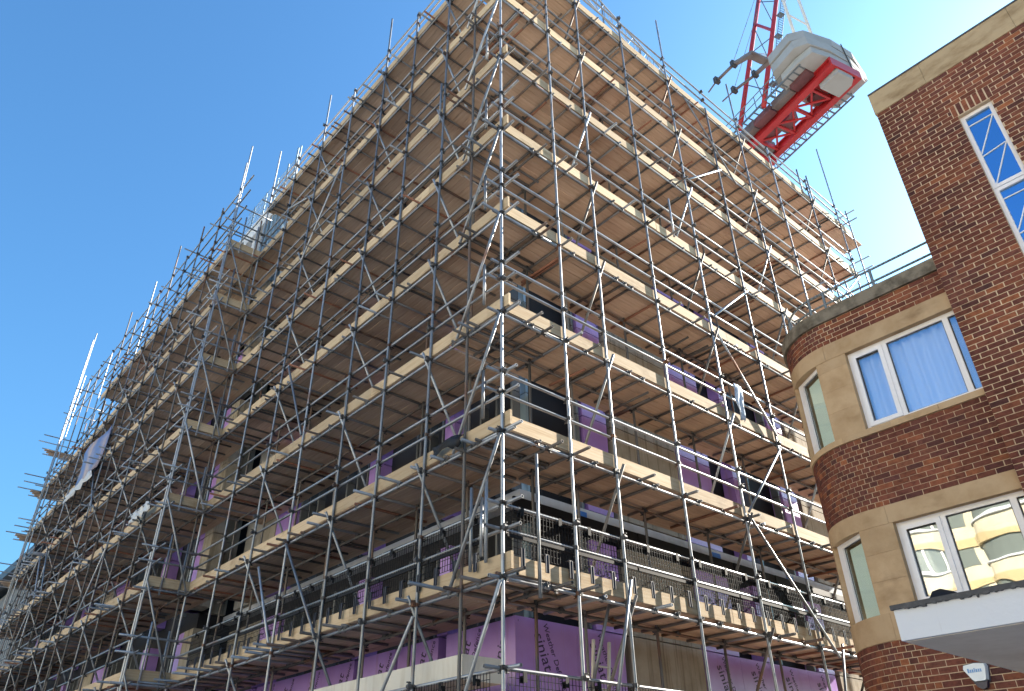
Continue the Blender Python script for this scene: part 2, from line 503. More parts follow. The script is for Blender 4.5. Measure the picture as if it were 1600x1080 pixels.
seg_z = [(0, 2.3), (2.3, 4.2), (4.22, 5.70), (6.24, 8.1), (8.12, 10.1), (10.12, 12.08), (12.42, 14.1), (14.12, 16.1), (16.12, 17.9)]
# right face: bays repeat every 6.8 m (opening, purple, concrete, purple)
for (z0, z1) in seg_z:
    low = z0 < 4.1
    for k in range(3):
        b = W + 6.85 * k
        # opening or purple board
        if low:
            purple_list.append((wall_strip('R', b, min(b + 1.28, XE), z0 + 0.004, z1, 'purple', 'sheathing_board'), 'R', b + 0.06, b + 1.24, z0, z1))
            if b + 1.29 < XE: purple_list.append((wall_strip('R', b + 1.285, min(b + 2.4, XE), z0, z1, 'purple', 'sheathing_board'), 'R', b + 1.3, b + 2.4, z0, z1))
        elif b + 1.75 < XE:
            for s in (0.33, 1.62):
                MB().box(b + s, b + s + 0.06, W + 0.02, W + 0.20, z0, z1).build('metal_stud', 'dull_stud' if s > 1 else 'stud', ub)
            purple_list.append((wall_strip('R', b + 1.76, min(b + 2.42, XE), z0, z1, 'purple', 'sheathing_board'), 'R', b + 1.8, b + 2.4, z0, z1))
        if b + 2.6 < XE:
            wall_strip('R', b + 2.56, min(b + 4.5, XE), z0, z1, 'concrete', 'concrete_panel', 0.03)
        if b + 4.7 < XE:
            purple_list.append((wall_strip('R', b + 4.62, min(b + 5.72, XE), z0, z1, 'purple', 'sheathing_board'), 'R', b + 4.7, b + 5.7, z0, z1))
            if low: purple_list.append((wall_strip('R', b + 5.725, min(b + 6.84, XE), z0, z1, 'purple', 'sheathing_board'), 'R', b + 5.8, b + 6.8, z0, z1))
            elif b + 6.85 < XE:
                wall_strip('R', b + 6.60, b + 6.84, z0, z1, 'purple', 'sheathing_board')
# left face
for (z0, z1) in seg_z:
    low = z0 < 4.1
    y = W + 0.012
    pats = [('p', 1.0), ('p', 0.78), ('b', 0.22), ('p', 1.2), ('b', 0.1), ('p', 1.22), ('b', 0.16), ('p', 1.22), ('p', 1.2)] if low else \
           [('o', 1.75), ('p', 0.30), ('o', 2.3), ('p', 0.45), ('o', 1.9), ('b', 0.3), ('o', 1.2), ('p', 1.0), ('c', 1.5), ('b', 0.3)]
    k = 0
    while y < YE - 0.3:
        t, w = pats[k % len(pats)]; k += 1
        if 10.9 < y < YW: t = 'c'
        if z0 > 14 and 8 < y < YW + 1: t = 'c'
        if y < YW < y + w + 0.3 or YW - 0.6 <= y < YW: y1 = YW; t = 'c' if t == 'o' else t
        else: y1 = min(y + w, YE)
        if t == 'p':
            purple_list.append((wall_strip('L', y, y1 - 0.005, z0, z1, 'purple', 'sheathing_board'), 'L', y + 0.05, y1 - 0.05, z0, z1))
        elif t == 'c':
            wall_strip('L', y, y1, z0, z1, 'concrete', 'concrete_panel', 0.02)
        elif t == 'o':
            for s in (0.08, 0.5, 0.95):
                if y + s + 0.06 < y1:
                    wx = WL if y < YW - 0.6 else WC
                    MB().box(wx + 0.02, wx + 0.2, y + s, y + s + 0.05, z0, z1).build('metal_stud', 'dull_stud', ub)
        y = y1
# the step in the wall where the far part stands forward: sheathed corner, opening painted black, concrete
for (z0, z1) in seg_z:
    if z0 > 16: continue
    MB().box(WC - 0.02, WC + 0.28, YW - 0.012, YW + 0.34, z0, z1 - 0.02).build('sheathing_column', 'purple' if z0 < 14 else 'slab', ub)
    MB().box(WC + 0.282, WC + 0.52, YW, YW + 0.2, z0, z1).build('black_strip', 'membrane', ub)  # solid strip whose black colour stands for the darkness of an opening
    MB().box(WC + 0.522, WL + 0.02, YW + 0.004, YW + 0.2, z0, z1).build('concrete_panel', 'concrete', ub)
# printed words on the sheathing
WORDS = {}
def words(board, face, a0, a1, z0, z1, body, size, a, z, rot):
    cu = bpy.data.curves.new('lettering', 'FONT')
    cu.body = body; cu.size = size; cu.extrude = 0.0012; cu.align_x = 'CENTER'; cu.align_y = 'CENTER'
    cu.resolution_u = 2; cu.shear = 0.12
    cu.materials.append(M['print'])
    key = (body, size)
    if key not in WORDS:
        to = bpy.data.objects.new('word', cu)
        WORDS[key] = bpy.data.meshes.new_from_object(to)
        WORDS[key].materials.clear(); WORDS[key].materials.append(M['print'])
        bpy.data.objects.remove(to)
    o = bpy.data.objects.new('lettering', WORDS[key]); col.objects.link(o)
    o.parent = board
    o.matrix_parent_inverse = board.matrix_basis.inverted() @ Matrix.Identity(4)
    if face == 'R':
        mx = Matrix(((1, 0, 0, a), (0, 0, -1, W - 0.004), (0, 1, 0, z), (0, 0, 0, 1)))
    else:
        mx = Matrix(((0, 0, -1, WL - 0.004), (-1, 0, 0, a), (0, 1, 0, z), (0, 0, 0, 1)))
    # children of an untransformed board inside the building empty
    o.matrix_basis = Matrix.Translation(Vector((0, 0, 0))) @ mx @ Matrix.Rotation(rot, 4, 'Z')
nw = 0
for (bo, face, a0, a1, z0, z1) in purple_list:
    if face == 'L' and a0 > YW - 0.6: continue
    near = (Vector((a0, W, z0)) if face == 'R' else Vector((W, a0, z0))) - CAM
    if near.length > 24 or z0 > 13 or (a1 - a0) < 0.55: continue
    rot = math.radians(-68 if face == 'R' else 70)
    mid = (a0 + a1) / 2
    zt = z0 + (1.45 if z0 < 4.1 else 0.75)
    words(bo, face, a0, a1, z0, z1, 'siniat', 0.27, mid - 0.1, zt, rot)
    words(bo, face, a0, a1, z0, z1, 'Weather Defence', 0.135, mid + 0.13 if face == 'R' else mid - 0.32, zt - 0.05, rot)
    nw += 1
# roof upstand and lift core beyond the return
MB().box(0.78, 5.0, 11.9, 16.4, 19.75, 20.45).build('core_slab', 'slab', ub)
MB().box(0.9, 1.35, 14.6, 15.2, 16.3, 19.748).build('core_column', 'slab', ub)
MB().box(1.9, 4.8, 12.3, 16.2, 16.31, 19.748).build('core_wall', 'slab', ub)
for k in range(7):
    MB().box(0.82, 0.94, 12.0 + 0.33 * k, 12.1 + 0.33 * k, 16.302, 19.748).build('core_stud', 'stud', ub)
# white toe sheet round the roof on the sunlit side
for k in range(4):
    MB().box(0.9 + 3.6 * k, 4.4 + 3.6 * k, 0.74, 0.76, 18.32, 18.86).build('white_sheet', 'sheet', ub)


# ------------------------------------------------------------------ scaffold
class Face:
    """maps (along, inward) to world for one face"""
    def __init__(s, kind, off=0.0):
        s.k, s.o = kind, off
    def P(s, a, d, z):
        return Vector((a, d + s.o, z)) if s.k == 'R' else Vector((d + s.o, a, z))
    def mx(s, a, d, z):
        if s.k == 'R':
            return T(s.P(a, d, z))
        return T(s.P(a, d, z)) @ RZ(math.pi / 2)


def tube(bag, name, p, q, me=None):
    mx, c = along(p, q)
    bag.add(name, me or TUBE, mx, c)

def coupler(bag, p, ang=0.0, flip=False):
    mx = T(Vector(p)) @ RZ(ang) @ (Matrix.Rotation(math.pi, 4, 'X') if flip else Matrix.Identity(4))
    bag.add('coupler', COUPLER, mx)

def scaffold(face, label, base, stds, tops, a0, a1, levels, width, inner, brace_idx, proud, toe_start, transom_end, deck_start=None, levels_range=None, skip_inner=False, ext0=0.4, ext1=0.3):
    root = thing('scaffold', label, 'scaffold', base, 'scaffolds wrapped round the unfinished building')
    bag = Bag(root)
    f = face
    ca = 0.0 if f.k == 'R' else math.pi / 2
    sgn = 1
    for i, a in enumerate(stds):
        jig = rng.uniform(-0.006, 0.006)
        tube(bag, 'standard', f.P(a, 0, 0.0), f.P(a + jig * 3, 0, tops[i]), TUBE_DULL if (f.o < 0 and i % 3 != 0) else TUBE)
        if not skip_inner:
            tube(bag, 'inner_standard', f.P(a + 0.02, inner, 0.0), f.P(a + 0.02, inner, min(tops[i], 17.9)), TUBE_DULL)
    nl = len(levels)
    for li, z in enumerate(levels):
        lo, hi = (levels_range[li] if levels_range else (a0, a1))
        ss = [a for a in stds if lo - 0.2 <= a <= hi + 0.2]
        # ledgers and rails in lengths
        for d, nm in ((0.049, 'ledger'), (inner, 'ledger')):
            lm = TUBE if d < 0.1 else TUBE_DULL
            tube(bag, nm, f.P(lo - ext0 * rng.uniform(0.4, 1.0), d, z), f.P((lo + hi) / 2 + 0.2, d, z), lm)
            tube(bag, nm, f.P((lo + hi) / 2 - 0.15, d, z - 0.0), f.P(hi + ext1 * rng.uniform(0.2, 1), d, z), lm)
        for h in (0.62, 0.96):
            m1 = lo + (hi - lo) * rng.uniform(0.4, 0.6)
            tube(bag, 'guard_rail', f.P(lo - ext0 * rng.uniform(0.6, 1.05), 0.049, z + h), f.P(m1, 0.049, z + h))
            tube(bag, 'guard_rail', f.P(m1 + 0.01, 0.049, z + h), f.P(hi + ext1 * rng.uniform(0.2, 1), 0.049, z + h))
        for a in ss:
            for h in (0, 0.62, 0.96):
                coupler(bag, f.P(a, 0, z + h), ca if f.k == 'R' else -math.pi / 2, flip=rng.random() < 0.3)
            coupler(bag, f.P(a + 0.02, inner, z), ca if f.k == 'R' else -math.pi / 2)
        # transoms: one by each standard, one or two between
        ts = []
        for a, b in zip(ss[:-1], ss[1:]):
            ts.append(a + 0.07)
            n = 2 if b - a > 1.55 else 1
            for q in range(n):
                ts.append(a + (b - a) * (q + 1) / (n + 1) + rng.uniform(-0.15, 0.15))
                if rng.random() < 0.25: ts.append(ts[-1] + rng.uniform(0.1, 0.25))
        ts.append(ss[-1] - 0.07)
        for a in ts:
            pr = proud(li)
            q_ = rng.random()
            me = TUBE_RED if q_ < 0.10 else (TUBE if q_ > 0.86 or (f.k == 'L' and pr > 0.3) else TUBE_DULL)
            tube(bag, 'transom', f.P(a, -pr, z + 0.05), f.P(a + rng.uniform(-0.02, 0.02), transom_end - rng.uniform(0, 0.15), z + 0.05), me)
            coupler(bag, f.P(a, 0.049, z + 0.025), (0 if f.k == 'R' else -math.pi / 2) + math.pi / 2)
            if rng.random() < 0.7: coupler(bag, f.P(a, inner, z + 0.025), (0 if f.k == 'R' else -math.pi / 2) + math.pi / 2)
        # deck boards
        nb = int(round((width - 0.045) / 0.2265))
        ds = deck_start if deck_start is not None else lo + 0.05
        ds = max(ds, lo + 0.05) if levels_range else ds
        for r in range(nb):
            d = 0.045 + 0.2265 * (r + 0.5)
            x = ds
            shift = True
            while x < hi - 0.25:
                rem = hi + 0.05 - x
                opts = [L for L in BOARDS if L <= rem + 0.25] or [1.45]
                L = rng.choice([2.35, 3.1, 3.9]) if (x == ds and rem > 4.5) else max(opts)
                bag.add('deck_board', BOARDS[L], f.mx(x + L / 2, d + rng.uniform(-0.003, 0.003), z + 0.076 + rng.uniform(0, 0.010)))
                x += L + 0.006
        # toe boards
        x = toe_start if not levels_range else max(toe_start, lo)
        while x < hi - 0.2:
            rem = hi + 0.1 - x
            opts = [L for L in TOES if L <= rem + 0.3] or [0.95]
            L = max(opts) if rng.random() < 0.75 else rng.choice(opts)
            bag.add('toe_board', TOES[L], f.mx(x + L / 2, 0.046 + rng.uniform(0, 0.006), z + 0.077 + rng.uniform(0, 0.012)))
            x += L + rng.choice([0.004, 0.01, -0.0])
        # ledger braces, from the outer node down to the inner standard one lift below
        if li > 0 or True:
            for a in brace_idx:
                if lo <= a <= hi:
                    tube(bag, 'brace', f.P(a + 0.055, -0.12, z + 0.12), f.P(a + 0.055, inner + 0.06, z - 1.75), TUBE_DULL if f.k == 'R' and li % 3 else TUBE)
                    coupler(bag, f.P(a + 0.03, 0, z + 0.03), math.pi / 2)
    return root, bag


# --- sunlit face, along the alley
XS = [0.0, 1.33, 2.32, 3.97, 5.77, 7.48, 9.10, 10.75, 12.95, 14.78]
XT = [20.6, 19.4, 19.3, 19.2, 20.75, 18.4, 20.7, 19.1, 19.1, 21.8]
FR = Face('R')
rr = random.Random(3)
def proud_r(li):
    return rr.choice([0.0, 0.0, 0.02, 0.03, 0.26, 0.33]) if li < 7 else rr.choice([0, 0, 0.1])
rootA, bagA = scaffold(FR, 'sunlit tube scaffold along the alley face, right of the corner', (0, 0, 0), XS, XT, 0.0, 14.9, LEVELS, 1.45, 0.87,
                       [2.32, 5.77, 9.10, 12.95], proud_r, 0.055, 1.36, ext0=0.28,
                       levels_range=[(0, 14.9)] * 8 + [(0, 15.6)])
# facade braces and odd tubes (sunlit face)
for p, q in (((5.83, -0.05, 10.25), (7.45, -0.05, 8.3)), ((5.80, -0.05, 6.25), (8.0, -0.05, 4.05)), ((6.35, -0.05, 18.0), (8.2, -0.05, 15.9)),
             ((5.80, -0.06, 14.55), (7.52, -0.06, 16.0)), ((5.86, -0.06, 10.62), (7.50, -0.06, 12.05)), ((13.0, -0.06, 14.4), (14.9, -0.06, 16.15)),
             ((5.82, -0.06, 6.30), (7.44, -0.06, 8.0)), ((7.5, -0.05, 2.2), (8.2, -0.05, 4.3)), ((2.36, -0.06, 4.5), (1.9, -0.06, 3.0)),
             ((9.1, -0.05, 12.2), (10.7, -0.05, 10.2)), ((2.42, 0.3, 4.62), (2.18, 0.72, 3.0))):
    tube(bagA, 'brace', p, q)
# brown plan tubes and double transoms under the decks
for k in range(46):
    z = rr.choice(LEVELS[2:]) - 0.03
    a = rr.uniform(0.6, 13.5)
    tube(bagA, 'transom', (a, rr.uniform(0.1, 0.4), z), (a + rr.uniform(-0.1, 0.1), 1.3 + rr.uniform(-.2, .1), z), TUBE_RED if rr.random() < 0.35 else TUBE_DULL)
# rail posts near the corner
for (x, y, z0, z1) in ((0.58, 0.0, 3.98, 5.95), (0.70, 0.0, 16.9, 18.1), (4.9, 0.02, 12.3, 13.4), (12.4, 0, 18.2, 19.2), (13.0, 0.0, 18.2, 19.3), (15.5, 0.0, 13.5, 19.25), (15.25, 0.6, 13.9, 17.2)):
    tube(bagA, 'rail_post', (x, y - 0.05, z0), (x, y - 0.05, z1))
# return rails at the far end
for z in (18.75, 19.1, 16.7, 17.1):
    tube(bagA, 'guard_rail', (15.5, -0.35, z), (15.5, 1.6, z))

# --- shaded face, corner to the return
YS = [0.0, 1.86, 3.26, 4.64, 6.36, 8.03, 9.70, 11.45]
YT = [0.1, 19.25, 19.2, 20.5, 19.2, 20.45, 19.3, 20.8]
FL = Face('L')
rl = random.Random(5)
def proud_l(li):
    if li in (0, 1): return rl.choice([0.05, 0.3, 0.5, 0.65])
    return rl.choice([0.03, 0.05, 0.2, 0.28, 0.36])
rootB, bagB = scaffold(FL, 'shaded tube scaffold on the street face, from the corner to the stepped return', (0, 1.5, 0), YS, YT, 0.0, 11.45, LEVELS, 1.63, 0.87,
                       [1.86, 4.64, 8.03], proud_l, -0.13, 1.5, deck_start=1.46, ext0=0.42)
for z in LEVELS:                                      # raking corner tubes, one each lift
    tube(bagB, 'brace', (-0.055, -0.02, z - 0.05), (-0.055, 1.05, z - 2.0))
    if z > 4:
        tube(bagB, 'rail_post', (-0.01, 0.42, z + 0.35), (-0.01, 0.42, z + 1.15))
for (y, z0, z1) in ((0.30, 4.4, 5.55), (0.62, 4.35, 5.5), (1.95, 14.0, 15.2), (0.9, 12.0, 12.8)):
    tube(bagB, 'rail_post', (-0.03, y, z0), (-0.03, y, z1))
for p, q in (((-0.05, 7.4, 5.9), (-0.05, 6.4, 4.3)), ((-0.05, 8.0, 13.9), (-0.05, 6.4, 16.2)), ((-0.05, 6.36, 8.4), (-0.05, 7.6, 10.6)),
             ((-0.3, 8.9, 16.25), (0.0, 8.0, 16.35)), ((-0.05, 1.86, 4.0), (-0.05, 3.2, 2.2)), ((-0.05, 4.7, 4.2), (-0.05, 6.3, 6.1))):
    tube(bagB, 'brace', p, q)

# --- shaded face beyond the return, set forward
YS2 = [11.75, 13.15, 14.95, 16.2, 17.6, 18.9, 20.0, 21.5, 22.95, 24.5, 26.1, 27.7, 29.3, 30.6]
tops2 = [19.9, 18.9, 19.3, 18.7, 20.1, 18.6, 19.8, 18.7, 19.9, 18.6, 18.5, 18.7, 19.6, 18.6]
FL2 = Face('L', -0.9)
def proud_c(li):
    return rl.choice([0.03, 0.05, 0.25, 0.35, 0.45])
lv2 = LEVELS[:8]
rootC, bagC = scaffold(FL2, 'far tube scaffold set forward of the street face, stretching left to the banner', (-0.9, 20, 0), YS2, tops2, 11.45, 30.9, lv2, 1.63, 0.87,
                       [13.15, 16.2, 18.9, 21.5, 24.5, 27.7], proud_c, 11.45, 1.5, deck_start=11.5, ext0=0.5, ext1=0.5,
                       levels_range=[(11.45, 30.9)] * 7 + [(11.45, 23.6)])
for z in lv2:                                         # the return facing the street corner: toe board, rails, raking braces
    mx = T(Vector((-0.45, 11.44, z + 0.077)))
    bagC.add('toe_board', TOES[0.95], mx)
    for h in (0.62, 0.96):
        tube(bagC, 'guard_rail', (-1.25, 11.40, z + h), (0.35, 11.40, z + h))
    tube(bagC, 'ledger', (-1.2, 11.40, z), (0.9, 11.40, z))
    tube(bagC, 'brace', (-0.95, 11.36, z + 0.15), (-0.05, 11.36, z - 1.95))
    tube(bagC, 'rail_post', (-0.62, 11.40, z - 0.1), (-0.62, 11.40, z + 1.3))
    tube(bagC, 'rail_post', (-0.2, 11.40, z - 0.05), (-0.2, 11.40, z + 1.15))
    # boards projecting at the far end
    for k in range(3):
        Lp = 2.35
        bagC.add('deck_board', BOARDS[Lp], T(Vector((-0.12 + 0.13 * k, 31.0 + 0.23 * k, z + 0.12))))
    for h in (0.3, 0.62, 0.96):
        tube(bagC, 'guard_rail', (-1.3 - 0.5 * rl.random(), 31.3, z + h), (0.5, 31.3, z + h))
    tube(bagC, 'ledger', (-1.3, 31.2, z), (1.2, 31.2, z))
tube(bagC, 'standard', (-0.95, 11.42, 0), (-0.95, 11.42, 20.35))
for k in range(9):
    y = rl.uniform(12, 29); z = rl.choice(lv2[1:7])
    dy = rl.choice([-1.5, 1.5])
    tube(bagC, 'brace', (-0.96, y, z), (-0.96, y + dy, z - 2.0))
for (d, z) in ((0.049, 18.1), (0.049, 18.72), (0.87, 18.1), (0.049, 17.45)):
    tube(bagC, 'guard_rail', FL2.P(10.9, d, z), FL2.P(21.0, d, z))
    tube(bagC, 'guard_rail', FL2.P(20.8, d, z), FL2.P(31.2, d, z))
for y in YS2:
    for z in (18.1, 18.72, 17.45):
        coupler(bagC, FL2.P(y, 0, z), -math.pi / 2)
    tube(bagC, 'transom', FL2.P(y + 0.1, -rl.uniform(0.1, 0.45), 18.15), FL2.P(y + 0.1, 1.2, 18.15))
for y, zt in ((29.75, 22.2), (30.15, 22.0)):
    tube(bagC, 'standard', (-0.95, y, 9), (-0.95, y, zt))
for b in (bagA, bagB, bagC):
    b.finish()

# ------------------------------------------------------------------ mesh brick guards on the lowest lifts
def guard_mesh():
    mb = MB(); w, h = 1.24, 0.74
    r = 0.0042
    for k in range(22):
        x = -w / 2 + w * k / 21
        mb.tube((x, 0, 0.10), (x, 0, h), r, 4)
    for k in range(9):
        z = 0.10 + (h - 0.10) * k / 8
        mb.tube((-w / 2, 0.004, z), (w / 2, 0.004, z), r, 4)
    return mb.mesh('wire_mesh', 'mesh')
G_MESH = guard_mesh()
G_BAR = MB().box(-0.62, 0.62, -0.012, 0.012, 0.30, 0.345).mesh('cross_bar', 'mesh')
def strap_mesh():
    mb = MB()
    mb.box(-0.03, 0.03, -0.048, -0.042, -0.07, 0.17)
    mb.box(-0.03, -0.020, -0.062, -0.048, -0.07, 0.17)
    mb.box(0.020, 0.03, -0.062, -0.048, -0.07, 0.17)
    mb.box(-0.03, 0.03, -0.048, 0.02, 0.17, 0.176)
    return mb.mesh('strap', 'strap')
G_STRAP = strap_mesh()
def hook_mesh():
    mb = MB()
    mb.box(-0.03, 0.03, -0.012, 0.047, 0.675, 0.695); mb.box(-0.03, 0.03, 0.047, 0.052, 0.62, 0.695); mb.box(-0.03, 0.03, -0.017, -0.012, 0.62, 0.74)
    return mb.mesh('hook', 'mesh')
G_HOOK = hook_mesh()
def brick_guard(mx, label):
    o = thing('mesh_guard', label, 'mesh guard', (0, 0, 0), 'mesh guards hung on the lower scaffold rails')
    o.matrix_world = mx
    for me, nm, xs in ((G_MESH, 'wire_mesh', (0,)), (G_BAR, 'cross_bar', (0,)), (G_STRAP, 'strap', (-0.40, 0.03, 0.47)), (G_HOOK, 'hook', (-0.36, 0.34))):
        for x in xs:
            c = bpy.data.objects.new(nm, me); col.objects.link(c); c.parent = o
            c.location = (x, 0, 0)
ordw = ['first', 'second', 'third', 'fourth', 'fifth', 'sixth', 'seventh', 'eighth', 'ninth', 'tenth', 'eleventh']
for k in range(10):
    brick_guard(T(Vector((0.72 + 1.28 * k, 0.03, 4.40))), f'black wire mesh guard with steel straps above the alley toe board, {ordw[k]} from the corner')
for k in range(8):
    brick_guard(T(Vector((0.03, 1.0 + 1.28 * k, 4.40))) @ RZ(-math.pi / 2), f'black wire mesh guard on the street face rail, {ordw[k]} left of the corner tube')
for k in range(3):
    brick_guard(T(Vector((0.72 + 1.28 * k, 0.03, 2.36))), f'top edge of a black mesh guard on the lowest alley rail, {ordw[k]} from the corner')
for k in range(2):
    brick_guard(T(Vector((0.03, 0.9 + 1.28 * k, 2.36))) @ RZ(-math.pi / 2), f'mesh guard under the pale timber beam on the street face, {ordw[k]} from the corner')

# ------------------------------------------------------------------ pieces resting on or hung from the scaffold
o = MB().box(0.27, 0.95, 1.14, 8.6, 3.14, 3.45).build('timber_beam', 'white_wood')
tag(o, 'long pale painted timber beam along the street face below the lowest lift', 'beam')
o.data.materials[0] = M['white_wood']
ld = thing('ladder', 'short grey timber ladder leaning on the purple boards behind the alley scaffold', 'ladder', (2.3, 0.7, 2.3))
for d in (0.0, 0.33):
    MB().bar((2.15 + d, 0.72, 2.35), (2.31 + d, 0.70, 3.80), 0.045, 0.03).build('stile', 'white_wood', ld)
for z in (2.55, 2.85, 3.15, 3.45):
    t = (z - 2.35) / 1.45
    MB().tube((2.15 + 0.16 * t, 0.71, z), (2.48 + 0.16 * t, 0.71, z), 0.014, 6).build('rung', 'white_wood', ld)
# cloth over the rail
mb = MB()
n, mseg = 6, 9
vs = []
for i in range(mseg + 1):
    for j in range(n + 1):
        u = j / n
        z = 9.12 - 0.82 * (i / mseg)
        x = 6.17 + 0.26 * u * (1 - 0.25 * i / mseg) + 0.02 * math.sin(i)
        y = -0.03 + 0.03 * math.sin(u * 9 + i * 0.6) * (0.3 + i / mseg)
        vs.append((x, y, z))
fs = [(i * (n + 1) + j, i * (n + 1) + j + 1, (i + 1) * (n + 1) + j + 1, (i + 1) * (n + 1) + j) for i in range(mseg) for j in range(n)]
mb.add(vs, fs)
o = mb.build('cloth', 'rag', smooth=True)
tag(o, 'pale blue grey cloth hung over a guard rail of the alley scaffold', 'cloth')
sm = o.modifiers.new('thickness', 'SOLIDIFY'); sm.thickness = 0.008
# black sheet by the corner
mb = MB(); vs = []
for i in range(7):
    for j in range(4):
        vs.append((-0.06 - 0.10 * math.sin(j * 1.1 + i * 0.5) * 0.5 - 0.02 * j, 0.78 + 0.13 * i, 6.36 + 0.012 * i - 0.05 * j * (1 + 0.5 * math.sin(i * 1.3)) + 0.03 * math.sin(i)))
mb.add(vs, [(i * 4 + j, i * 4 + j + 1, (i + 1) * 4 + j + 1, (i + 1) * 4 + j) for i in range(6) for j in range(3)])
o = mb.build('plastic_sheet', 'membrane', smooth=True)
tag(o, 'crumpled black plastic sheet draped over the street face toe board near the corner', 'plastic sheet')
sm = o.modifiers.new('thickness', 'SOLIDIFY'); sm.thickness = 0.006
# banner
mb = MB(); vs = []
A, B, Cc, D = Vector((-1.02, 19.6, 13.35)), Vector((-1.02, 23.1, 13.45)), Vector((-1.02, 22.6, 11.95)), Vector((-1.02, 20.1, 11.95))
for i in range(7):
    for j in range(6):
        u, v = i / 6, j / 5
        p = A.lerp(B, u).lerp(D.lerp(Cc, u), v)
        p.x += 0.05 * math.sin(u * 7 + v * 3)
        vs.append(p)
mb.add(vs, [(i * 6 + j, i * 6 + j + 1, (i + 1) * 6 + j + 1, (i + 1) * 6 + j) for i in range(6) for j in range(5)])
o = mb.build('banner', M['banner'], smooth=True)
tag(o, 'dark blue printed banner with an orange blur tied to the far scaffold', 'banner')
sm = o.modifiers.new('thickness', 'SOLIDIFY'); sm.thickness = 0.008
def crumple(y0, y1, z0, z1, name, label, cat):
    mb = MB(); vs = []; n = 8
    for i in range(n + 1):
        for j in range(5):
            y = y0 + (y1 - y0) * i / n
            vs.append((-1.02 - 0.09 * abs(math.sin(i * 1.7 + j)), y + 0.05 * math.sin(j * 2.2 + i), z1 - (z1 - z0) * j / 4 + 0.06 * math.sin(i * 2.3 + j)))
    mb.add(vs, [(i * 5 + j, i * 5 + j + 1, (i + 1) * 5 + j + 1, (i + 1) * 5 + j) for i in range(n) for j in range(4)])
    o = mb.build(name, 'sheet', smooth=True)
    sm = o.modifiers.new('thickness', 'SOLIDIFY'); sm.thickness = 0.01
    tag(o, label, cat)
crumple(20.3, 23.6, 11.60, 11.90, 'plastic_sheet', 'crumpled white plastic sheet bunched below the blue banner', 'plastic sheet')
crumple(12.3, 13.7, 8.22, 8.45, 'plastic_sheet', 'torn white plastic sheet on the toe board just left of the stepped return', 'plastic sheet')
# lattice beam behind the top rail of the alley face
lb = thing('lattice_beam', 'thin galvanised lattice beam standing above the top rail of the alley scaffold', 'lattice beam', (3.0, 0.3, 19.4))
pA, pB = Vector((1.4, 0.20, 19.80)), Vector((10.3, 1.20, 19.80))
up = Vector((0, 0, 0.65))
MB().tube(pA, pB, 0.022, 6).build('bottom_chord', 'steel', lb)
MB().tube(pA + up, pB + up, 0.024, 6).build('top_chord', 'steel', lb)
nseg = 26
for k in range(nseg):
    a = pA.lerp(pB, k / nseg); b = pA.lerp(pB, (k + 1) / nseg)
    MB().tube(a, a + up, 0.011, 5).build('upright', 'steel', lb)
    MB().tube(a if k % 2 else a + up, (b + up) if k % 2 else b, 0.010, 5).build('diagonal', 'steel', lb)
for k in range(5):
    q = pA.lerp(pB, 0.1 + 0.2 * k)
    MB().tube((q.x, q.y + 0.03, 18.3), (q.x, q.y + 0.03, 20.6), 0.024, 6).build('post', 'steel', lb)
# sacks on the top deck
def sack(x, y, z, sx, sy, sz, label):
    import bmesh
    bm = bmesh.new(); bmesh.ops.create_icosphere(bm, subdivisions=2, radius=1)
    for v in bm.verts:
        k = 1 + 0.16 * math.sin(v.co.x * 5 + v.co.z * 4) + 0.1 * math.sin(v.co.y * 7)
        s = 1.0 - 0.45 * max(0, v.co.z)
        v.co = Vector((x + v.co.x * sx * k * s, y + v.co.y * sy * k * s, z + (v.co.z + 1) * sz * (0.9 + 0.1 * k)))
    me = bpy.data.meshes.new('sack'); bm.to_mesh(me); bm.free(); me.materials.append(M['bag'])
    me.polygons.foreach_set('use_smooth', [True] * len(me.polygons))
    tag(link('sack', me), label, 'sack')
sack(7.75, 0.45, 18.28, 0.26, 0.22, 0.42, 'tall tan sack standing on the top deck behind the rails near the crane')
sack(8.45, 0.55, 18.28, 0.24, 0.2, 0.30, 'smaller tan sack on the top deck right beside the tall one')
# edge posts on the roof by the return
for k, (x, y, zt) in enumerate([(0.85, 12.0, 22.1), (0.85, 12.25, 22.2), (0.85, 12.9, 21.9), (0.85, 13.7, 21.8), (0.85, 14.6, 21.7), (0.85, 15.6, 21.7)]):
    e = thing('edge_post', f'slim edge post on the pale lift core roof, {ordw[k]} from the corner', 'post', (x, y, 20.45), 'edge posts on the lift core roof')
    MB().tube((x, y, 20.45), (x, y, zt), 0.03, 6).build('tube', 'stud', e)
    MB().box(x - 0.07, x + 0.07, y - 0.07, y + 0.07, 20.452, 20.48).build('base_plate', 'steel', e)
e = thing('edge_net', 'blue grey wire edge netting between the posts on the lift core roof', 'safety net', (0.85, 14, 20.45))
mb = MB()
for k in range(34):
    y = 11.95 + 4.2 * k / 33
    mb.tube((0.85, y, 20.55), (0.85, y, 21.65), 0.008, 4)
for z in (20.55, 20.82, 21.1, 21.38, 21.65):
    mb.tube((0.845, 11.95, z), (0.845, 16.15, z), 0.012, 4)
w = mb.build('wire_mesh', 'stud', e)

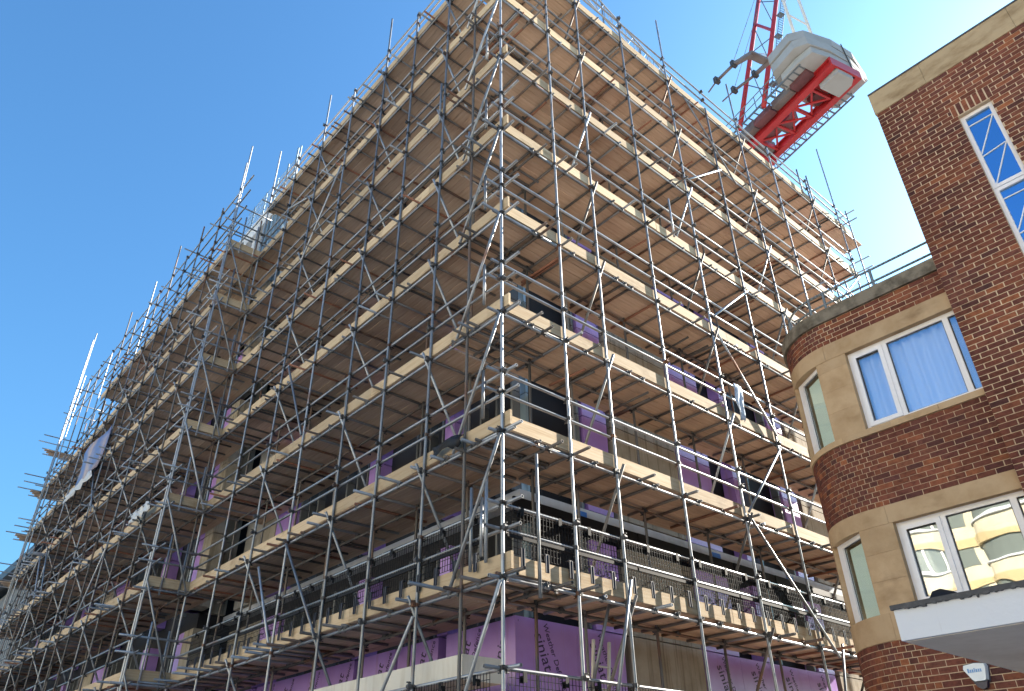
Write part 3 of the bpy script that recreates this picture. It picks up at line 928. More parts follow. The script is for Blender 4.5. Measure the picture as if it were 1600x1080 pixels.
# ------------------------------------------------------------------ brick building on the right
bb = thing('brick_building', 'red brick building with tan stone bands, rounded corner and taller tower at right', 'building', (4.1, -4.78, 0))
X0, YC, RA = 4.1, -2.92, 1.05
YT0 = -4.78
SARC = RA * math.pi / 2
def outline(s, d=0.0):
    """point at distance s along the front from y = YT0, going left, inset d"""
    l1 = YC - YT0
    if s <= l1:
        return X0 + d, YT0 + s
    s2 = s - l1
    if s2 <= SARC:
        t = s2 / RA
        r = RA - d
        return X0 + RA - r * math.cos(t), YC + r * math.sin(t)
    return X0 + RA + (s2 - SARC), YC + RA - d
L1 = YC - YT0
S_END = L1 + SARC + 4.0
def band(name, m, z0, z1, d0, d1, s0=0.0, s1=S_END, label=None, par=None):
    ss = [s0]
    if s0 < L1 < s1: ss.append(L1)
    for k in range(1, 17):
        s = L1 + SARC * k / 16
        if s0 < s < s1: ss.append(s)
    ss.append(s1)
    mb = MB()
    n = len(ss)
    o_, i_ = [outline(s, d0) for s in ss], [outline(s, d1) for s in ss]
    vs = [(x, y, z0) for x, y in o_] + [(x, y, z0) for x, y in i_] + [(x, y, z1) for x, y in o_] + [(x, y, z1) for x, y in i_]
    fs = []
    for k in range(n - 1):
        fs += [(k, 2 * n + k, 2 * n + k + 1, k + 1), (n + k, n + k + 1, 3 * n + k + 1, 3 * n + k),
               (k, k + 1, n + k + 1, n + k), (2 * n + k, 3 * n + k, 3 * n + k + 1, 2 * n + k + 1)]
    fs += [(0, n, 3 * n, 2 * n), (n - 1, 3 * n - 1, 4 * n - 1, 2 * n - 1)]
    mb.add(vs, fs)
    return mb.build(name, m, bb, par)
Z = dict(b0=3.47, w0=3.80, w1=4.90, b1=5.14, b2=6.16, w2=6.25, w3=7.53, b3=7.79, b4=8.17, top=8.38)
band('wall', 'mortar', 0, Z['b0'], 0.004, 0.35)
band('wall', 'mortar', Z['b1'], Z['b2'], 0.004, 0.35)
band('wall', 'mortar', Z['b3'], Z['b4'], 0.004, 0.35)
def stones(z0, z1, d0, joints, nm='stone_block', m='stone', d1=0.34):
    for a, b in zip(joints[:-1], joints[1:]):
        band(nm, m, z0, z1, d0 + rng.uniform(-0.002, 0.002), d1, a + 0.002, b - 0.002)
jl = [0, 0.95, 1.62, L1 + 0.25, L1 + 0.95, L1 + 1.6, S_END]
stones(Z['b0'], Z['w0'], -0.012, [0, 1.2, L1 + 0.1, L1 + 0.9, S_END])
stones(Z['w1'], Z['b1'], -0.008, [0, L1 - 0.2, L1 + 0.6, S_END])
stones(Z['b2'], Z['w2'], -0.030, [0, 0.6, 1.25, L1 + 0.1, L1 + 0.8, S_END], 'sill')
stones(Z['w3'], Z['b3'], -0.008, [0, L1 + 0.05, L1 + 0.8, S_END])
band('coping', 'coping', Z['b4'], Z['top'], -0.045, 0.40)
# roof fill, floors and back wall
structure_roof = MB().prism([(X0 + 0.3, -9), (9, -9), (9, YC + RA - 0.3), (X0 + RA + 0.3, YC + RA - 0.3), (X0 + 0.3, YC)], 7.85, 8.1).build('roof', 'soffit', bb)
# piers between large and small windows (three blocks each storey)
sP0, sP1 = -3.17 - YT0, L1 + 0.24
for z0, z1, cuts in ((Z['w0'], Z['w1'], (0.36, 0.68)), (Z['w2'], Z['w3'], (0.33, 0.60, 0.86))):
    zs = [z0] + [z0 + (z1 - z0) * c for c in cuts] + [z1]
    for a, b in zip(zs[:-1], zs[1:]):
        band('stone_block', 'stone', a + 0.0015, b - 0.0015, -0.004 + rng.uniform(-0.002, 0.002), 0.30, sP0, sP1)
    band('stone_block', 'stone', z0, z1, 0.0, 0.3, L1 + 1.0, S_END)
    # room behind the glass
    band('room_wall', 'room', z0 - 0.05, z1 + 0.05, 1.35, 1.4, 0.0, L1)
    band('ceiling', 'room', z1 + 0.04, z1 + 0.08, 0.30, 1.4, 0.0, S_END - 1.0)
    band('floor', 'room', z0 - 0.08, z0 - 0.04, 0.30, 1.4, 0.0, S_END - 1.0)

def window_flat(x, ya, yb, z0, z1, mull, pane, nm_label, sashes=(), fw=0.062, dx=0.06):
    """window in the plane x, from ya (right) to yb (left); mull: list of (y centre, width)"""
    fr = MB()
    fr.box(x, x + dx, ya, yb, z0, z0 + fw); fr.box(x, x + dx, ya, yb, z1 - fw, z1)
    fr.box(x, x + dx, ya, ya + fw, z0 + fw, z1 - fw); fr.box(x, x + dx, yb - fw, yb, z0 + fw, z1 - fw)
    for y, w in mull:
        fr.box(x, x + dx, y - w / 2, y + w / 2, z0 + fw, z1 - fw)
    wdw = fr.build('window', 'frame', bb)
    wdw['label'] = nm_label
    edges = [ya + fw] + [v for y, w in mull for v in (y - w / 2, y + w / 2)] + [yb - fw]
    for k in range(0, len(edges), 2):
        a, b = edges[k], edges[k + 1]
        za, zb = z0 + fw, z1 - fw
        if k // 2 in sashes:
            s = MB(); q = 0.05
            s.box(x - 0.018, x - 0.001, a - 0.012, b + 0.012, za - 0.012, za + q); s.box(x - 0.018, x - 0.001, a - 0.012, b + 0.012, zb - q, zb + 0.012)
            s.box(x - 0.018, x - 0.001, a - 0.012, a + q, za + q, zb - q); s.box(x - 0.018, x - 0.001, b - q, b + 0.012, za + q, zb - q)
            so = s.build('sash', 'frame'); so.parent = wdw
            a, b, za, zb = a + q, b - q, za + q, zb - q
        # dark gasket behind the pane edge
        g = MB()
        for (p, q_, r_, t_) in ((a, b, za, za + 0.012), (a, b, zb - 0.012, zb), (a, a + 0.012, za + 0.012, zb - 0.012), (b - 0.012, b, za + 0.012, zb - 0.012)):
            g.box(x + 0.020, x + 0.030, p, q_, r_, t_)
        go = g.build('gasket', 'lead'); go.parent = wdw
        po = MB().box(x + 0.032, x + 0.038, a, b, za, zb).build('pane', pane); po.parent = wdw
    return wdw
win_up = window_flat(X0 + 0.09, YT0 - 0.02, -3.17, Z['w2'] + 0.01, Z['w3'], [(-4.595, 0.075), (-3.715, 0.075)], 'pane_sky', 'wide white upper window with pleated curtains', sashes=(2,))
win_lo = window_flat(X0 + 0.09, YT0 - 0.02, -3.17, Z['w0'] + 0.01, Z['w1'], [(-4.595, 0.075), (-3.755, 0.075)], 'pane_low', 'wide white lower window reflecting a cream facade', sashes=(2,))
# pleated curtains
def curtain(ya, yb, z0, z1, x):
    mb = MB(); n = int((yb - ya) / 0.02); vs = []
    for k in range(n + 1):
        y = ya + (yb - ya) * k / n
        xx = x + 0.030 * math.sin(k * 0.85) + 0.016 * math.sin(k * 0.31)
        vs += [(xx, y, z0), (xx + 0.01, y, z1)]
    mb.add(vs, [(2 * k, 2 * k + 1, 2 * k + 3, 2 * k + 2) for k in range(n)])
    return mb.build('curtain', 'curtain', bb, smooth=True)
curtain(YT0, -3.70, Z['w2'], Z['w3'] + 0.02, X0 + 0.24)
curtain(-3.70, -3.18, Z['w2'], Z['w3'] + 0.02, X0 + 0.26)
MB().box(X0 + 0.26, X0 + 0.27, -3.62, -3.2, Z['w0'], Z['w1'] - 0.1).build('curtain', 'curtain', bb)
# narrow windows round the bend: a flat frame set across the curve
def window_bend(z0, z1, lab):
    pa = Vector((*outline(sP1 + 0.005, 0.10), 0)); pb = Vector((*outline(L1 + 0.97, 0.10), 0))
    d = (pb - pa).normalized(); nrm = Vector((-d.y, d.x, 0))       # points outwards (left)
    if nrm.x > 0: nrm = -nrm
    Lw = (pb - pa).length
    def piece(u0, u1, za, zb, t0, t1, mb):
        q = [pa + d * u0 + nrm * t0, pa + d * u1 + nrm * t0, pa + d * u1 + nrm * t1, pa + d * u0 + nrm * t1]
        q = [(p.x, p.y) for p in q]
        ar = sum(q[i][0] * q[(i + 1) % 4][1] - q[(i + 1) % 4][0] * q[i][1] for i in range(4))
        if ar < 0: q = q[::-1]
        mb.prism(q, za, zb)
    fw = 0.06
    um = 0.40
    fr = MB()
    piece(0, Lw, z0, z0 + fw, 0, 0.05, fr); piece(0, Lw, z1 - fw, z1, 0, 0.05, fr)
    piece(0, 0.03, z0 + fw, z1 - fw, 0, 0.05, fr); piece(Lw - 0.13, Lw, z0 + fw, z1 - fw, 0, 0.05, fr)
    w = fr.build('window', 'frame', bb); w['label'] = lab
    for a, b in ((0.03, Lw - 0.13),):
        mb = MB(); piece(a, b, z0 + fw, z1 - fw, 0.012, 0.018, mb)
        p = mb.build('pane', 'pane_small'); p.parent = w
        mb = MB(); piece(a, b - 0.05, z0 + fw, z1 - 0.10, -0.030, -0.022, mb)
        mb.build('blind', 'blind', bb)
        mb = MB(); piece(a, a + 0.012, z0 + fw, z1 - fw, 0.018, 0.024, mb); piece(b - 0.012, b, z0 + fw, z1 - fw, 0.018, 0.024, mb)
        piece(a + 0.012, b - 0.012, z1 - fw - 0.012, z1 - fw, 0.018, 0.024, mb)
        g = mb.build('gasket', 'lead'); g.parent = w
window_bend(Z['w2'] + 0.0, Z['w3'], 'narrow white upper window round the bend')
window_bend(Z['w0'] - 0.05, Z['w1'], 'narrow white lower window round the bend')

# tower
XT_ = 3.97
TZ = 11.29
yA, yB = -5.785, -6.225                                   # window jambs
tw = MB()
tw.box(XT_ + 0.004, 12, YT0 - 0.35 + 0.02, YT0 - 0.005, 0, TZ)
tw.box(XT_ + 0.004, XT_ + 0.3, yA, YT0 - 0.33, 0, TZ)
tw.box(XT_ + 0.004, XT_ + 0.3, -12, yB, 0, TZ)
tw.box(XT_ + 0.004, XT_ + 0.3, yB, yA, 10.37, TZ)
tw.box(XT_ + 0.004, XT_ + 0.3, yB, yA, 0, 4.0)
tw.box(11.7, 12, -12, YT0 - 0.33, 0, TZ)
tw.box(XT_ + 0.3, 11.7, -12, YT0 - 0.33, TZ - 0.3, TZ - 0.02)
tw.build('tower_wall', 'mortar', bb)
for k, (a, b) in enumerate(((-12, -8.6), (-8.6, -6.9), (-6.9, -5.6), (-5.6, YT0 + 0.012))):
    MB().box(XT_ - 0.012, XT_ + 0.32, a + 0.002, b - 0.002, TZ, 11.73).build('parapet_stone', 'parapet', bb)
    MB().box(XT_ - 0.020, XT_ + 0.34, a, b, 11.732, 11.765).build('lead_flashing', 'lead', bb)
MB().box(XT_ + 0.33, 12, YT0 - 0.3, YT0 + 0.012, TZ, 11.73).build('parapet_stone', 'parapet', bb)
# tower window: tall units with zigzag bars
for k in range(4):
    zt = 10.37 - 1.43 * k; zb = zt - 1.42
    x = XT_ + 0.075
    fr = MB(); fw = 0.055
    fr.box(x, x + 0.06, yB, yA, zb, zb + fw); fr.box(x, x + 0.06, yB, yA, zt - fw, zt)
    fr.box(x, x + 0.06, yB, yB + fw, zb + fw, zt - fw); fr.box(x, x + 0.06, yA - fw, yA, zb + fw, zt - fw)
    w = fr.build('window', 'frame', bb)
    if k == 0: w['label'] = 'topmost narrow window with white zigzag bars'
    p = MB().box(x + 0.030, x + 0.036, yB + fw, yA - fw, zb + fw, zt - fw).build('pane', 'pane_tower'); p.parent = w
    l, r = yA - fw, yB + fw
    zz = [zt - 0.20, zt - 0.20, zt - 0.76, zt - 0.76, zt - 1.36]
    yy = [l, r, l, r, l]
    for a in range(4):
        q = MB().bar((x + 0.024, yy[a], zz[a] - (0.05 if a % 2 == 0 and a else 0)), (x + 0.024, yy[a + 1], zz[a + 1]), 0.012, 0.015).build('glazing_bar', 'frame')
        q.parent = w
# interior darkness behind tower glass
MB().box(XT_ + 0.5, XT_ + 0.52, yB - 0.3, yA + 0.3, 4, 10.6).build('room_wall', 'void', bb)

# bricks
BR_S = MB().box(0, 0.02, -0.1075, 0.1075, -0.0325, 0.0325).mesh('brick', 'brick')
BR_H = MB().box(0, 0.02, -0.051, 0.051, -0.0325, 0.0325).mesh('brick', 'brick')
BR_Q = MB().box(0, 0.02, -0.080, 0.080, -0.0325, 0.0325).mesh('brick', 'brick')
BR_V = MB().box(0, 0.02, -0.030, 0.030, -0.110, 0.110).mesh('brick', 'brick')
CUT = {}
def cut(w):
    q = round(w, 2)
    if q not in CUT:
        CUT[q] = MB().box(0, 0.02, -q / 2 + 0.005, q / 2 - 0.005, -0.0325, 0.0325).mesh('brick', 'brick')
    return CUT[q]
bags = Bag(bb)
def lay(x, y, z, ang=0.0, me=None):
    j = rng.uniform(-0.0025, 0.0015)
    mx = T(Vector((x, y, z))) @ RZ(ang) @ T(Vector((j, 0, 0))) @ Matrix.Rotation(rng.uniform(-0.006, 0.006), 4, 'X')
    bags.add('brick', me or BR_S, mx)
# lower block: courses from z0 upward
for (z0, z1) in ((2.42, Z['b0']), (Z['b1'], Z['b2']), (Z['b3'], Z['b4'])):
    nrow = int(round((z1 - z0) / 0.0755))
    ph = (z1 - z0) / nrow
    for r in range(nrow):
        z = z0 + ph * (r + 0.5)
        s = 0.0 + (0.112 if r % 2 else 0.0)
        if r % 2:
            x, y = outline(0.052, 0); lay(x, y, z, 0, BR_H)
        while s + 0.215 < L1 - 0.22:
            x, y = outline(s + 0.1125, 0); lay(x, y, z); s += 0.225
        # a closer, then headers round the bend
        hs = L1 - 0.20 + (0.055 if r % 2 else 0.0)
        gap = hs - s
        if gap > 0.03:
            x, y = outline(s + gap / 2, 0)
            lay(x, y, z, 0, cut(gap))
        s = hs
        while s < L1 + SARC + 0.3:
            sc = s + 0.056
            x, y = outline(sc, 0)
            t = min(max((sc - L1) / RA, 0), math.pi / 2)
            lay(x, y, z, -t, BR_H); s += 0.1125
# tower front
nrow = int((TZ - 2.42) / 0.0755)
ph = (TZ - 2.42) / nrow
for r in range(nrow):
    z = 2.42 + ph * (r + 0.5)
    y = YT0
    odd = r % 2
    first = True
    while y > -8.7:
        w = 0.112 if (first and odd) else 0.225
        a_, b_ = y, y - w
        holes = []
        if z < 10.40: holes.append((yB, yA))
        elif z < 10.63: holes.append((yB - 0.06, yA + 0.06))
        spans = [(a_, b_)]
        for hb, ha in holes:                                   # split the brick at the opening
            ns = []
            for p, q in spans:
                if q >= ha or p <= hb: ns.append((p, q)); continue
                if p > ha: ns.append((p, ha - 0.004))
                if q < hb: ns.append((hb + 0.004, q))
            spans = ns
        for p, q in spans:
            if p - q < 0.03: continue
            lay(XT_, (p + q) / 2, z, 0, cut(p - q))
        y -= w
        first = False
for k in range(7):
    lay(XT_ - 0.001, yA + 0.02 - 0.08 * k, 10.495, 0, BR_V)
bags.finish()

# canopy and the things by it
cn = thing('canopy', 'white flat entrance canopy with a dark ragged lead edge, jutting from the brick building', 'canopy', (3.9, -6.5, 2.6))
MB().box(-0.41, XT_ - 0.003, -10.5, YT0, 2.634, 2.845).build('slab', 'white', cn)
MB().box(-0.38, XT_ - 0.003, -10.5, YT0 - 0.02, 2.628, 2.6335).build('soffit', 'soffit', cn)
mb = MB()
yy = YT0 + 0.012
k = 0
er = random.Random(9)
while yy > -10.5:                                          # ragged lower edge in short lengths
    w = er.uniform(0.008, 0.030)
    mb.box(-0.432, -0.4115, yy - w, yy, 2.842 - er.uniform(0.0, 0.011) - (er.uniform(0, 0.016) if er.random() < 0.12 else 0), 2.872)
    yy -= w
mb.box(-0.4115, XT_ - 0.003, -10.5, YT0 + 0.012, 2.847, 2.872)
mb.build('lead_edge', 'lead', cn)
mb = MB()
mb.add([(-0.40, -5.04, 2.874), (-0.40, -5.24, 2.874), (-0.28, -5.04, 2.876), (-0.37, -5.06, 2.925), (-0.375, -5.12, 2.932), (-0.37, -5.19, 2.905), (-0.27, -5.22, 2.876)],
       [(0, 1, 5, 4, 3), (1, 6, 5), (2, 0, 3), (3, 4, 5, 6, 2), (0, 2, 6, 1)])
tag(mb.build('felt_scrap', 'membrane'), 'curled black scrap of roofing felt lying on the canopy edge', 'felt scrap')
al = thing('alarm_box', 'white bell shaped alarm box with a navy base on the brick wall under the canopy', 'alarm box', (4.06, -3.63, 2.86))
def yz_prism(mb, poly, xa, xb, shrink=1.0):
    cy = sum(p[0] for p in poly) / len(poly); cz = sum(p[1] for p in poly) / len(poly)
    n = len(poly)
    vs = [(xa, cy + (y - cy) * shrink, cz + (z - cz) * shrink) for y, z in poly] + [(xb, y, z) for y, z in poly]
    fs = [tuple(range(n)), tuple(range(2 * n - 1, n - 1, -1))] + [(i, n + i, n + (i + 1) % n, (i + 1) % n) for i in range(n)]
    return mb.add(vs, fs)
body = [(-3.515, 3.075), (-3.50, 3.03), (-3.575, 2.905), (-3.60, 2.885), (-3.715, 2.885), (-3.735, 2.905), (-3.765, 3.04), (-3.755, 3.075), (-3.64, 3.09)]
yz_prism(MB(), body, 4.02, 4.085, 0.92).build('cover', 'alarm_white', al)
base = [(-3.58, 2.884), (-3.61, 2.83), (-3.66, 2.80), (-3.71, 2.82), (-3.735, 2.90), (-3.72, 2.884)]
yz_prism(MB(), base, 4.028, 4.095, 0.95).build('base', 'alarm_dark', al)
back = [(y - 0.012 if y < -3.64 else y + 0.012, z + (0.01 if z > 3 else -0.01)) for y, z in body]
yz_prism(MB(), back, 4.086, 4.098, 1.0).build('back_plate', 'alarm_dark', al)
mb = MB()
y = -3.555
for k, w in enumerate((0.020, 0.016, 0.018, 0.012, 0.018, 0.016, 0.016)):   # the worn blue word: too blurred to read
    mb.box(4.0175, 4.0190, y - w, y, 2.985, 3.03 if k in (0, 3) else 3.018); y -= w + 0.006
mb.build('lettering', 'alarm_blue', al)
# roof rail along the rounded corner
rl_ = thing('roof_railing', 'grey two bar tube railing following the rounded roof edge of the brick building', 'railing', (4.4, -3.5, 8.38))
sp = [0.0 + 0.08 * k for k in range(0, 44)]
for z in (8.58, 8.80):
    pts = [(*outline(s, 0.16), z) for s in sp if s < L1 + SARC + 0.2]
    MB().path(pts, 0.019, 6).build('bar', 'rail_blue', rl_, smooth=True)
for s in (0.95, 1.75, L1 + 0.18, L1 + 0.95):
    x, y = outline(s, 0.16)
    MB().tube((x, y, 8.37), (x, y, 8.82), 0.022, 6).build('post', 'rail_blue', rl_)
    MB().tube((x, y, 8.37), (x + 0.12, y, 8.60), 0.014, 5).build('strut', 'rail_blue', rl_)

# ------------------------------------------------------------------ tower crane far behind the roof
AXD = Vector((0.25406, 0.96719, 0)); PED = Vector((0.96719, -0.25406, 0))
def K(a, b, z):
    v = AXD * a + PED * b
    return Vector((CAM.x + v.x, CAM.y + v.y, z))
cr = thing('tower_crane', 'red luffing tower crane with pale concrete counterweights above the scaffold', 'crane', tuple(K(24, 31.6, 0)))
def kbox(mb, a0, a1, b0, b1, z0, z1):
    c = [K(a0, b0, 0), K(a0, b1, 0), K(a1, b1, 0), K(a1, b0, 0)]
    q = [(p.x, p.y) for p in c]
    ar = sum(q[i][0] * q[(i + 1) % 4][1] - q[(i + 1) % 4][0] * q[i][1] for i in range(4))
    if ar < 0: q = q[::-1]
    return mb.prism(q, z0, z1)
def kprism(mb, poly, z0, z1):
    q = [(p.x, p.y) for p in (K(a, b, 0) for a, b in poly)]
    n = len(q)
    ar = sum(q[i][0] * q[(i + 1) % n][1] - q[(i + 1) % n][0] * q[i][1] for i in range(n))
    if ar < 0: q = q[::-1]
    return mb.prism(q, z0, z1)
# lattice tower below (hidden behind the building from here)
for a in (26.7, 28.7):
    for b in (30.7, 32.7):
        MB().bar(K(a, b, 0), K(a, b, 38.8), 0.2, 0.2).build('mast_leg', 'red', cr)
for k in range(16):
    z = 2 + 2.3 * k
    for (a0, b0, a1, b1) in ((26.7, 30.7, 26.7, 32.7), (26.7, 32.7, 28.7, 32.7), (28.7, 32.7, 28.7, 30.7), (28.7, 30.7, 26.7, 30.7)):
        MB().tube(K(a0, b0, z), K(a1, b1, z + 2.3), 0.06, 5).build('mast_lacing', 'red', cr)
kbox(MB(), 26.4, 29.0, 30.3, 33.1, 38.7, 39.6).build('slew_ring', 'red', cr)
# two deep main beams (I-section)
for b in (30.62, 32.68):
    mb = MB()
    kbox(mb, 17.75, 29.0, b - 0.04, b + 0.04, 39.72, 40.24)
    kbox(mb, 17.75, 29.0, b - 0.21, b + 0.21, 39.64, 39.72)
    kbox(mb, 17.75, 29.0, b - 0.21, b + 0.21, 40.24, 40.32)
    mb.build('main_beam', 'red', cr)
for a in (19.6, 21.2, 22.7, 24.3):
    kbox(MB(), a, a + 0.14, 30.84, 32.46, 39.75, 40.05).build('cross_beam', 'red', cr)
for (a0, a1) in ((19.7, 21.2), (21.3, 22.7), (22.8, 24.3)):
    MB().bar(K(a0, 30.9, 39.9), K(a1, 32.4, 39.9), 0.12, 0.1).build('plan_brace', 'red', cr)
    MB().bar(K(a0, 32.4, 39.84), K(a1, 30.9, 39.84), 0.12, 0.1).build('plan_brace', 'red', cr)
kbox(MB(), 18.7, 19.6, 31.0, 32.2, 40.1, 40.3).build('deck_plate', 'red', cr)
kbox(MB(), 21.9, 22.7, 31.2, 32.0, 39.9, 40.9).build('winch', 'maroon', cr)
MB().tube(K(22.9, 31.1, 40.2), K(22.9, 32.3, 40.2), 0.33, 12).build('winch_drum', 'crane_grey', cr)
for k, (a0, a1, b0, b1, z0, z1) in enumerate(((22.9, 24.2, 30.9, 31.7, 39.95, 40.6), (24.4, 25.0, 30.9, 32.4, 39.85, 40.5), (19.8, 20.6, 31.5, 32.4, 40.05, 40.5), (25.1, 26.3, 30.9, 32.4, 39.7, 40.2))):
    kbox(MB(), a0, a1, b0, b1, z0, z1).build('winch_plate', 'crane_grey' if k % 2 else 'maroon', cr)
kbox(MB(), 17.62, 17.74, 30.4, 32.9, 39.64, 40.32).build('end_plate', 'red', cr)
kbox(MB(), 25.0, 25.4, 30.4, 32.9, 39.4, 39.62).build('cross_beam', 'red', cr)
# hung small counterweight
kprism(MB(), [(17.72, 30.95), (17.72, 32.15), (18.1, 32.42), (19.1, 32.42), (19.1, 30.88), (18.0, 30.88)], 39.3, 40.1).build('small_counterweight', 'weight', cr)
# counterweight stack
kprism(MB(), [(17.85, 29.25), (17.68, 30.6), (17.70, 32.5), (18.05, 33.9), (20.3, 33.9), (20.9, 32.5), (20.9, 30.2), (20.2, 29.1), (18.9, 29.05)], 40.34, 40.86).build('counterweight', 'weight', cr)
kprism(MB(), [(18.4, 28.5), (17.78, 29.0), (17.58, 30.6), (17.70, 32.55), (18.2, 34.4), (20.3, 34.4), (21.0, 32.6), (21.0, 29.6), (20.3, 28.6)], 40.93, 41.58).build('counterweight', 'weight', cr)
kprism(MB(), [(18.5, 28.4), (17.86, 29.1), (17.60, 31.1), (17.72, 33.0), (18.5, 35.1), (20.3, 35.1), (21.0, 33.0), (21.0, 29.6), (20.3, 28.5)], 41.66, 42.35).build('counterweight', 'weight', cr)
kprism(MB(), [(18.5, 29.3), (17.95, 30.6), (17.98, 32.5), (18.5, 33.6), (20.2, 33.6), (20.6, 30.2)], 40.861, 41.659).build('counterweight_core', 'lead', cr)
MB().tube(K(17.64, 32.3, 40.3), K(17.60, 32.0, 42.4), 0.035, 5).build('lifting_chain', 'lead', cr)
mb = MB()
kbox(mb, 17.8, 18.1, 31.2, 32.0, 42.35, 42.40); kbox(mb, 17.8, 18.1, 31.2, 31.28, 42.40, 42.62); kbox(mb, 17.8, 18.1, 31.56, 31.64, 42.40, 42.62)
kbox(mb, 17.8, 18.1, 31.92, 32.0, 42.40, 42.62); kbox(mb, 17.8, 18.1, 31.2, 32.0, 42.62, 42.68)
mb.build('lifting_frame', 'lead', cr)
# machinery housings and walkways
for k, (a0, a1) in enumerate(((18.9, 20.3), (20.4, 22.0), (22.1, 23.6), (23.7, 25.2))):
    kbox(MB(), a0, a1, 29.78 + 0.1 * (k % 2), 30.38, 40.02 + 0.06 * (k % 2), 40.75 - 0.12 * (k % 3)).build('machine_housing', 'maroon' if k % 2 == 0 else 'crane_grey', cr)
for k in range(14):
    kbox(MB(), 18.9 + 0.5 * k, 18.98 + 0.5 * k, 29.2, 29.75, 40.30, 40.36).build('walkway_bearer', 'rail_blue', cr)
kbox(MB(), 18.8, 25.6, 29.18, 29.26, 40.28, 40.40).build('walkway_edge', 'rail_blue', cr)
for b0, b1, zr in ((32.9, 33.72, 39.86),):
    for k in range(14):
        a = 18.9 + 0.5 * k
        kbox(MB(), a, a + 0.10, b0, b1, zr, zr + 0.05).build('walkway_bearer', 'rail_blue', cr)
    kbox(MB(), 18.9, 25.8, b1 - 0.05, b1 + 0.02, zr, zr + 0.10).build('walkway_edge', 'rail_blue', cr)
for b, z0 in ((29.20, 40.40), (33.74, 39.96)):
    for h in (0.55, 1.1):
        MB().tube(K(18.6 if b < 30 else 19.0, b, z0 + h), K(25.6, b, z0 + h), 0.035, 5).build('handrail', 'rail_blue', cr)
    for k in range(8):
        a = 18.7 + 0.98 * k + (0.35 if b > 30 else 0)
        MB().tube(K(a, b, z0), K(a, b, z0 + 1.1), 0.03, 5).build('rail_post', 'rail_blue', cr)
# leaning red lattice
def lerp3(p, q, t): return tuple(p[i] + (q[i] - p[i]) * t for i in range(3))
J0, J1 = (24.2, 29.09, 40.0), (24.2, 37.8, 66.7)
Q0, Q1 = (22.0, 29.13, 39.9), (22.0, 37.9, 66.5)
for p, q in ((J0, J1), (Q0, Q1)):
    MB().tube(K(*p), K(*q), 0.17, 10).build('chord', 'red', cr, smooth=True)
    e0 = (p[0], p[1] + 1.35, p[2] - 0.2); e1 = (q[0], q[1] + 1.35, q[2])
SH = 0.16                                                   # the right chord's nodes sit lower along it
for k, t in enumerate((0.524, 0.96)):
    MB().tube(K(*lerp3(J0, J1, t)), K(*lerp3(Q0, Q1, t - SH)), 0.12, 8).build('cross_member', 'red', cr)
for t in (0.20, 0.35, 0.66, 0.80):
    MB().tube(K(*lerp3(J0, J1, t)), K(*lerp3(Q0, Q1, t - SH * 0.8)), 0.04, 5).build('cross_member', 'rail_blue', cr)
for t0, t1 in ((0.30, 0.02), (0.50, 0.21), (0.36, 0.33), (0.70, 0.40), (0.85, 0.55)):
    MB().tube(K(*lerp3(J0, J1, t0)), K(*lerp3(Q0, Q1, t1)), 0.04, 5).build('diagonal', 'rail_blue', cr)
# ladder up the right chord
la, lb_ = (21.45, 29.35, 40.5), (21.45, 37.9, 66.4)
for db in (0.0, 0.42):
    MB().tube(K(la[0], la[1] + db, la[2]), K(lb_[0], lb_[1] + db, lb_[2]), 0.028, 5).build('ladder_stile', 'rail_blue', cr)
mb = MB()
for k in range(76):
    p = lerp3(la, lb_, k / 76)
    mb.tube(K(*p), K(p[0], p[1] + 0.42, p[2]), 0.022, 4)
mb.build('ladder_rungs', 'rail_blue', cr)
for k in range(8):
    p = lerp3(la, lb_, 0.06 + k * 0.12)
    kbox(MB(), p[0] - 0.05, p[0] + 0.35, p[1] - 0.02, p[1] + 0.46, p[2], p[2] + 0.06).build('ladder_bracket', 'rail_blue', cr)
# white tie bars
for (b0, z0, b1, z1) in ((29.16, 42.3, 29.16, 56), (30.89, 42.3, 30.65, 56)):
    MB().tube(K(18.5, b0, z0), K(18.5, b1, z1), 0.10, 8).build('tie_bar', 'white_steel', cr, smooth=True)
MB().tube(K(18.5, 29.16, 44.79), K(18.5, 30.84, 44.77), 0.06, 6).build('tie_strut', 'white_steel', cr)
for dz in (0.0, 0.22):
    MB().tube(K(24.0, 32.0, 49.0 + dz), K(19.2, 30.2, 42.0 + dz), 0.05, 5).build('stay', 'white_steel', cr)
# grey arms with plates
for (p, q, w) in (((20.9, 27.9, 43.0), (22.0, 27.35, 43.0), 0.28), ((22.0, 27.35, 43.0), (23.6, 27.2, 43.0), 0.16), ((23.6, 27.2, 43.0), (24.5, 27.3, 43.0), 0.08),
                  ((20.7, 29.3, 43.0), (22.1, 29.15, 43.0), 0.24), ((22.1, 29.15, 43.0), (23.7, 28.76, 43.0), 0.15), ((23.7, 28.76, 43.0), (24.7, 28.65, 43.0), 0.08)):
    MB().bar(K(*p), K(*q), w, w * 0.8).build('arm', 'crane_grey', cr)
kprism(MB(), [(20.75, 27.8), (20.75, 29.5), (21.1, 29.5), (21.25, 28.9), (21.25, 28.2), (21.5, 27.5)], 43.02, 43.2).build('arm_plate', 'crane_grey', cr)
for p in ((22.0, 27.35, 43.0), (23.5, 27.2, 43.0), (22.0, 29.15, 43.0), (23.6, 28.76, 43.0)):
    kbox(MB(), p[0] - 0.12, p[0] + 0.12, p[1] - 0.2, p[1] + 0.2, 42.8, 43.25).build('arm_clamp', 'lead', cr)
for (p, q) in (((22.0, 27.35, 43.2), (23.2, 35, 60)), ((23.6, 28.8, 43.2), (24.2, 36, 60))):
    MB().tube(K(*p), K(*q), 0.02, 4).build('cable', 'lead', cr)

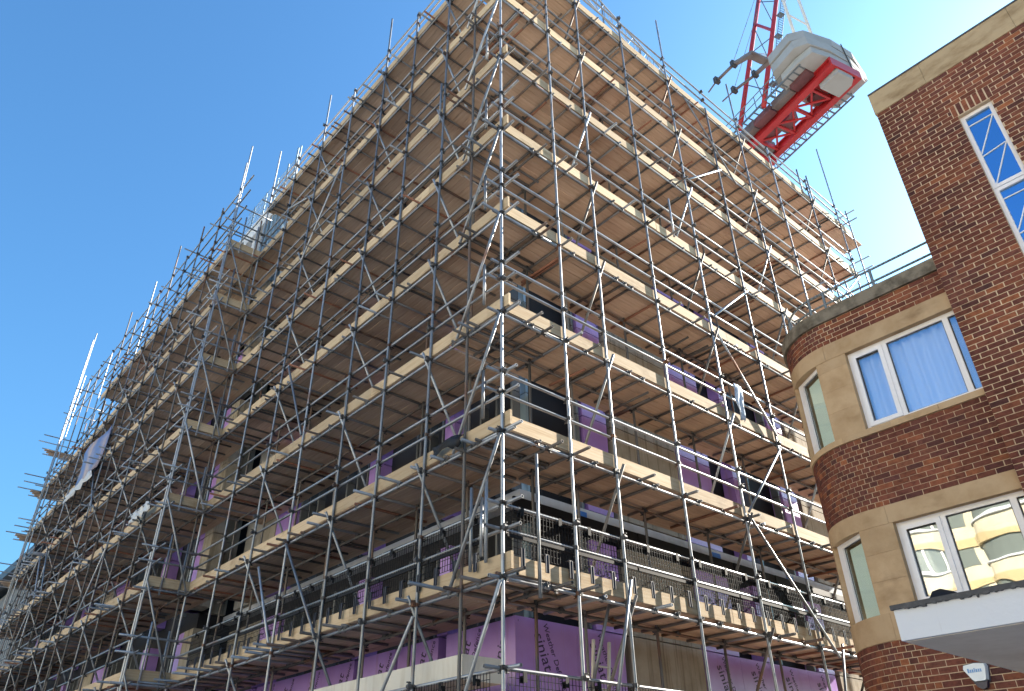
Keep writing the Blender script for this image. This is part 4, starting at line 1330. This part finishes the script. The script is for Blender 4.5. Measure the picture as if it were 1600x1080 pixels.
# ------------------------------------------------------------------ neighbour at far left
nb = thing('clad_building', 'grey clad building with a dark sloping roof edge at far left beyond the scaffold', 'building', (0.5, 32, 0))
MB().box(0.3, 12, 32.6, 62, 0, 10.9).build('wall', 'cladding', nb)
for k in range(60):
    y = 32.7 + 0.48 * k
    MB().box(0.21, 0.298, y, y + 0.30, 0, 10.8).build('cladding_rib', 'cladding', nb)
MB().bar((0.0, 31.9, 12.2), (0.0, 62, 13.0), 0.5, 0.45).build('roof_edge', 'dark_roof', nb)
MB().slab3([(0.2, 32.0, 12.3), (12, 32.0, 13.5), (12, 62, 14.5), (0.2, 62, 13.1)], (0, 0, -1), 0.2).build('roof', 'dark_roof', nb)
MB().box(0.5, 11.8, 32.2, 62, 10.9, 12.0).build('upper_wall', 'cladding', nb)

# ------------------------------------------------------------------ cream flats across the street (seen in the window glass)
cf = thing('cream_flats', 'cream rendered flats with curved bays across the street, mirrored in the lower window', 'building', (-46, 16, 0))
XF = -46.0
def bay_pts(yc, r, off=0.0, n=12):
    return [(XF + 0.0 + (r * 0.42 + off) * math.sin(math.pi * k / n), yc - (r + off) * math.cos(math.pi * k / n)) for k in range(n + 1)]
MB().box(XF - 10, XF - 0.02, -30, 62, 0, 25.2).build('wall', 'cream', cf)
for k in range(8):
    z = 3.1 * k
    zs = z + 1.05
    for yc in (-9.0, -0.5, 8.0, 16.5, 25.0, 33.5, 42.0):
        vis = 8 < yc < 30 and k > 1
        MB().prism(bay_pts(yc, 3.0), z, zs).build('bay_spandrel', 'cream', cf)
        MB().prism(bay_pts(yc, 3.0, 0.16), zs + 0.002, zs + 0.14).build('bay_sill', 'white', cf)
        MB().prism(bay_pts(yc, 3.0, 0.08), z + 2.55, z + 3.098).build('bay_head', 'ochre', cf)
        MB().prism(bay_pts(yc, 3.0, -0.12), zs + 0.142, z + 2.548).build('bay_window', 'dull_glass', cf)
        if vis:
            for (x, y) in bay_pts(yc, 3.0, -0.10, 7)[1:-1]:
                MB().box(x - 0.06, x + 0.07, y - 0.07, y + 0.07, zs + 0.142, z + 2.548).build('mullion', 'frame', cf)
        MB().box(XF - 0.018, XF + 0.10, yc + 3.1, yc + 5.4, z + 2.56, z + 3.05).build('string_course', 'ochre', cf)
        MB().box(XF - 0.018, XF + 0.02, yc + 3.5, yc + 5.0, zs, z + 2.5).build('window', 'dull_glass', cf)
        if vis:
            MB().box(XF + 0.021, XF + 0.07, yc + 4.1, yc + 4.2, zs, z + 2.5).build('mullion', 'frame', cf)
MB().box(XF - 10, XF + 0.45, -30, 62, 25.2, 25.6).build('cornice', 'cream', cf)
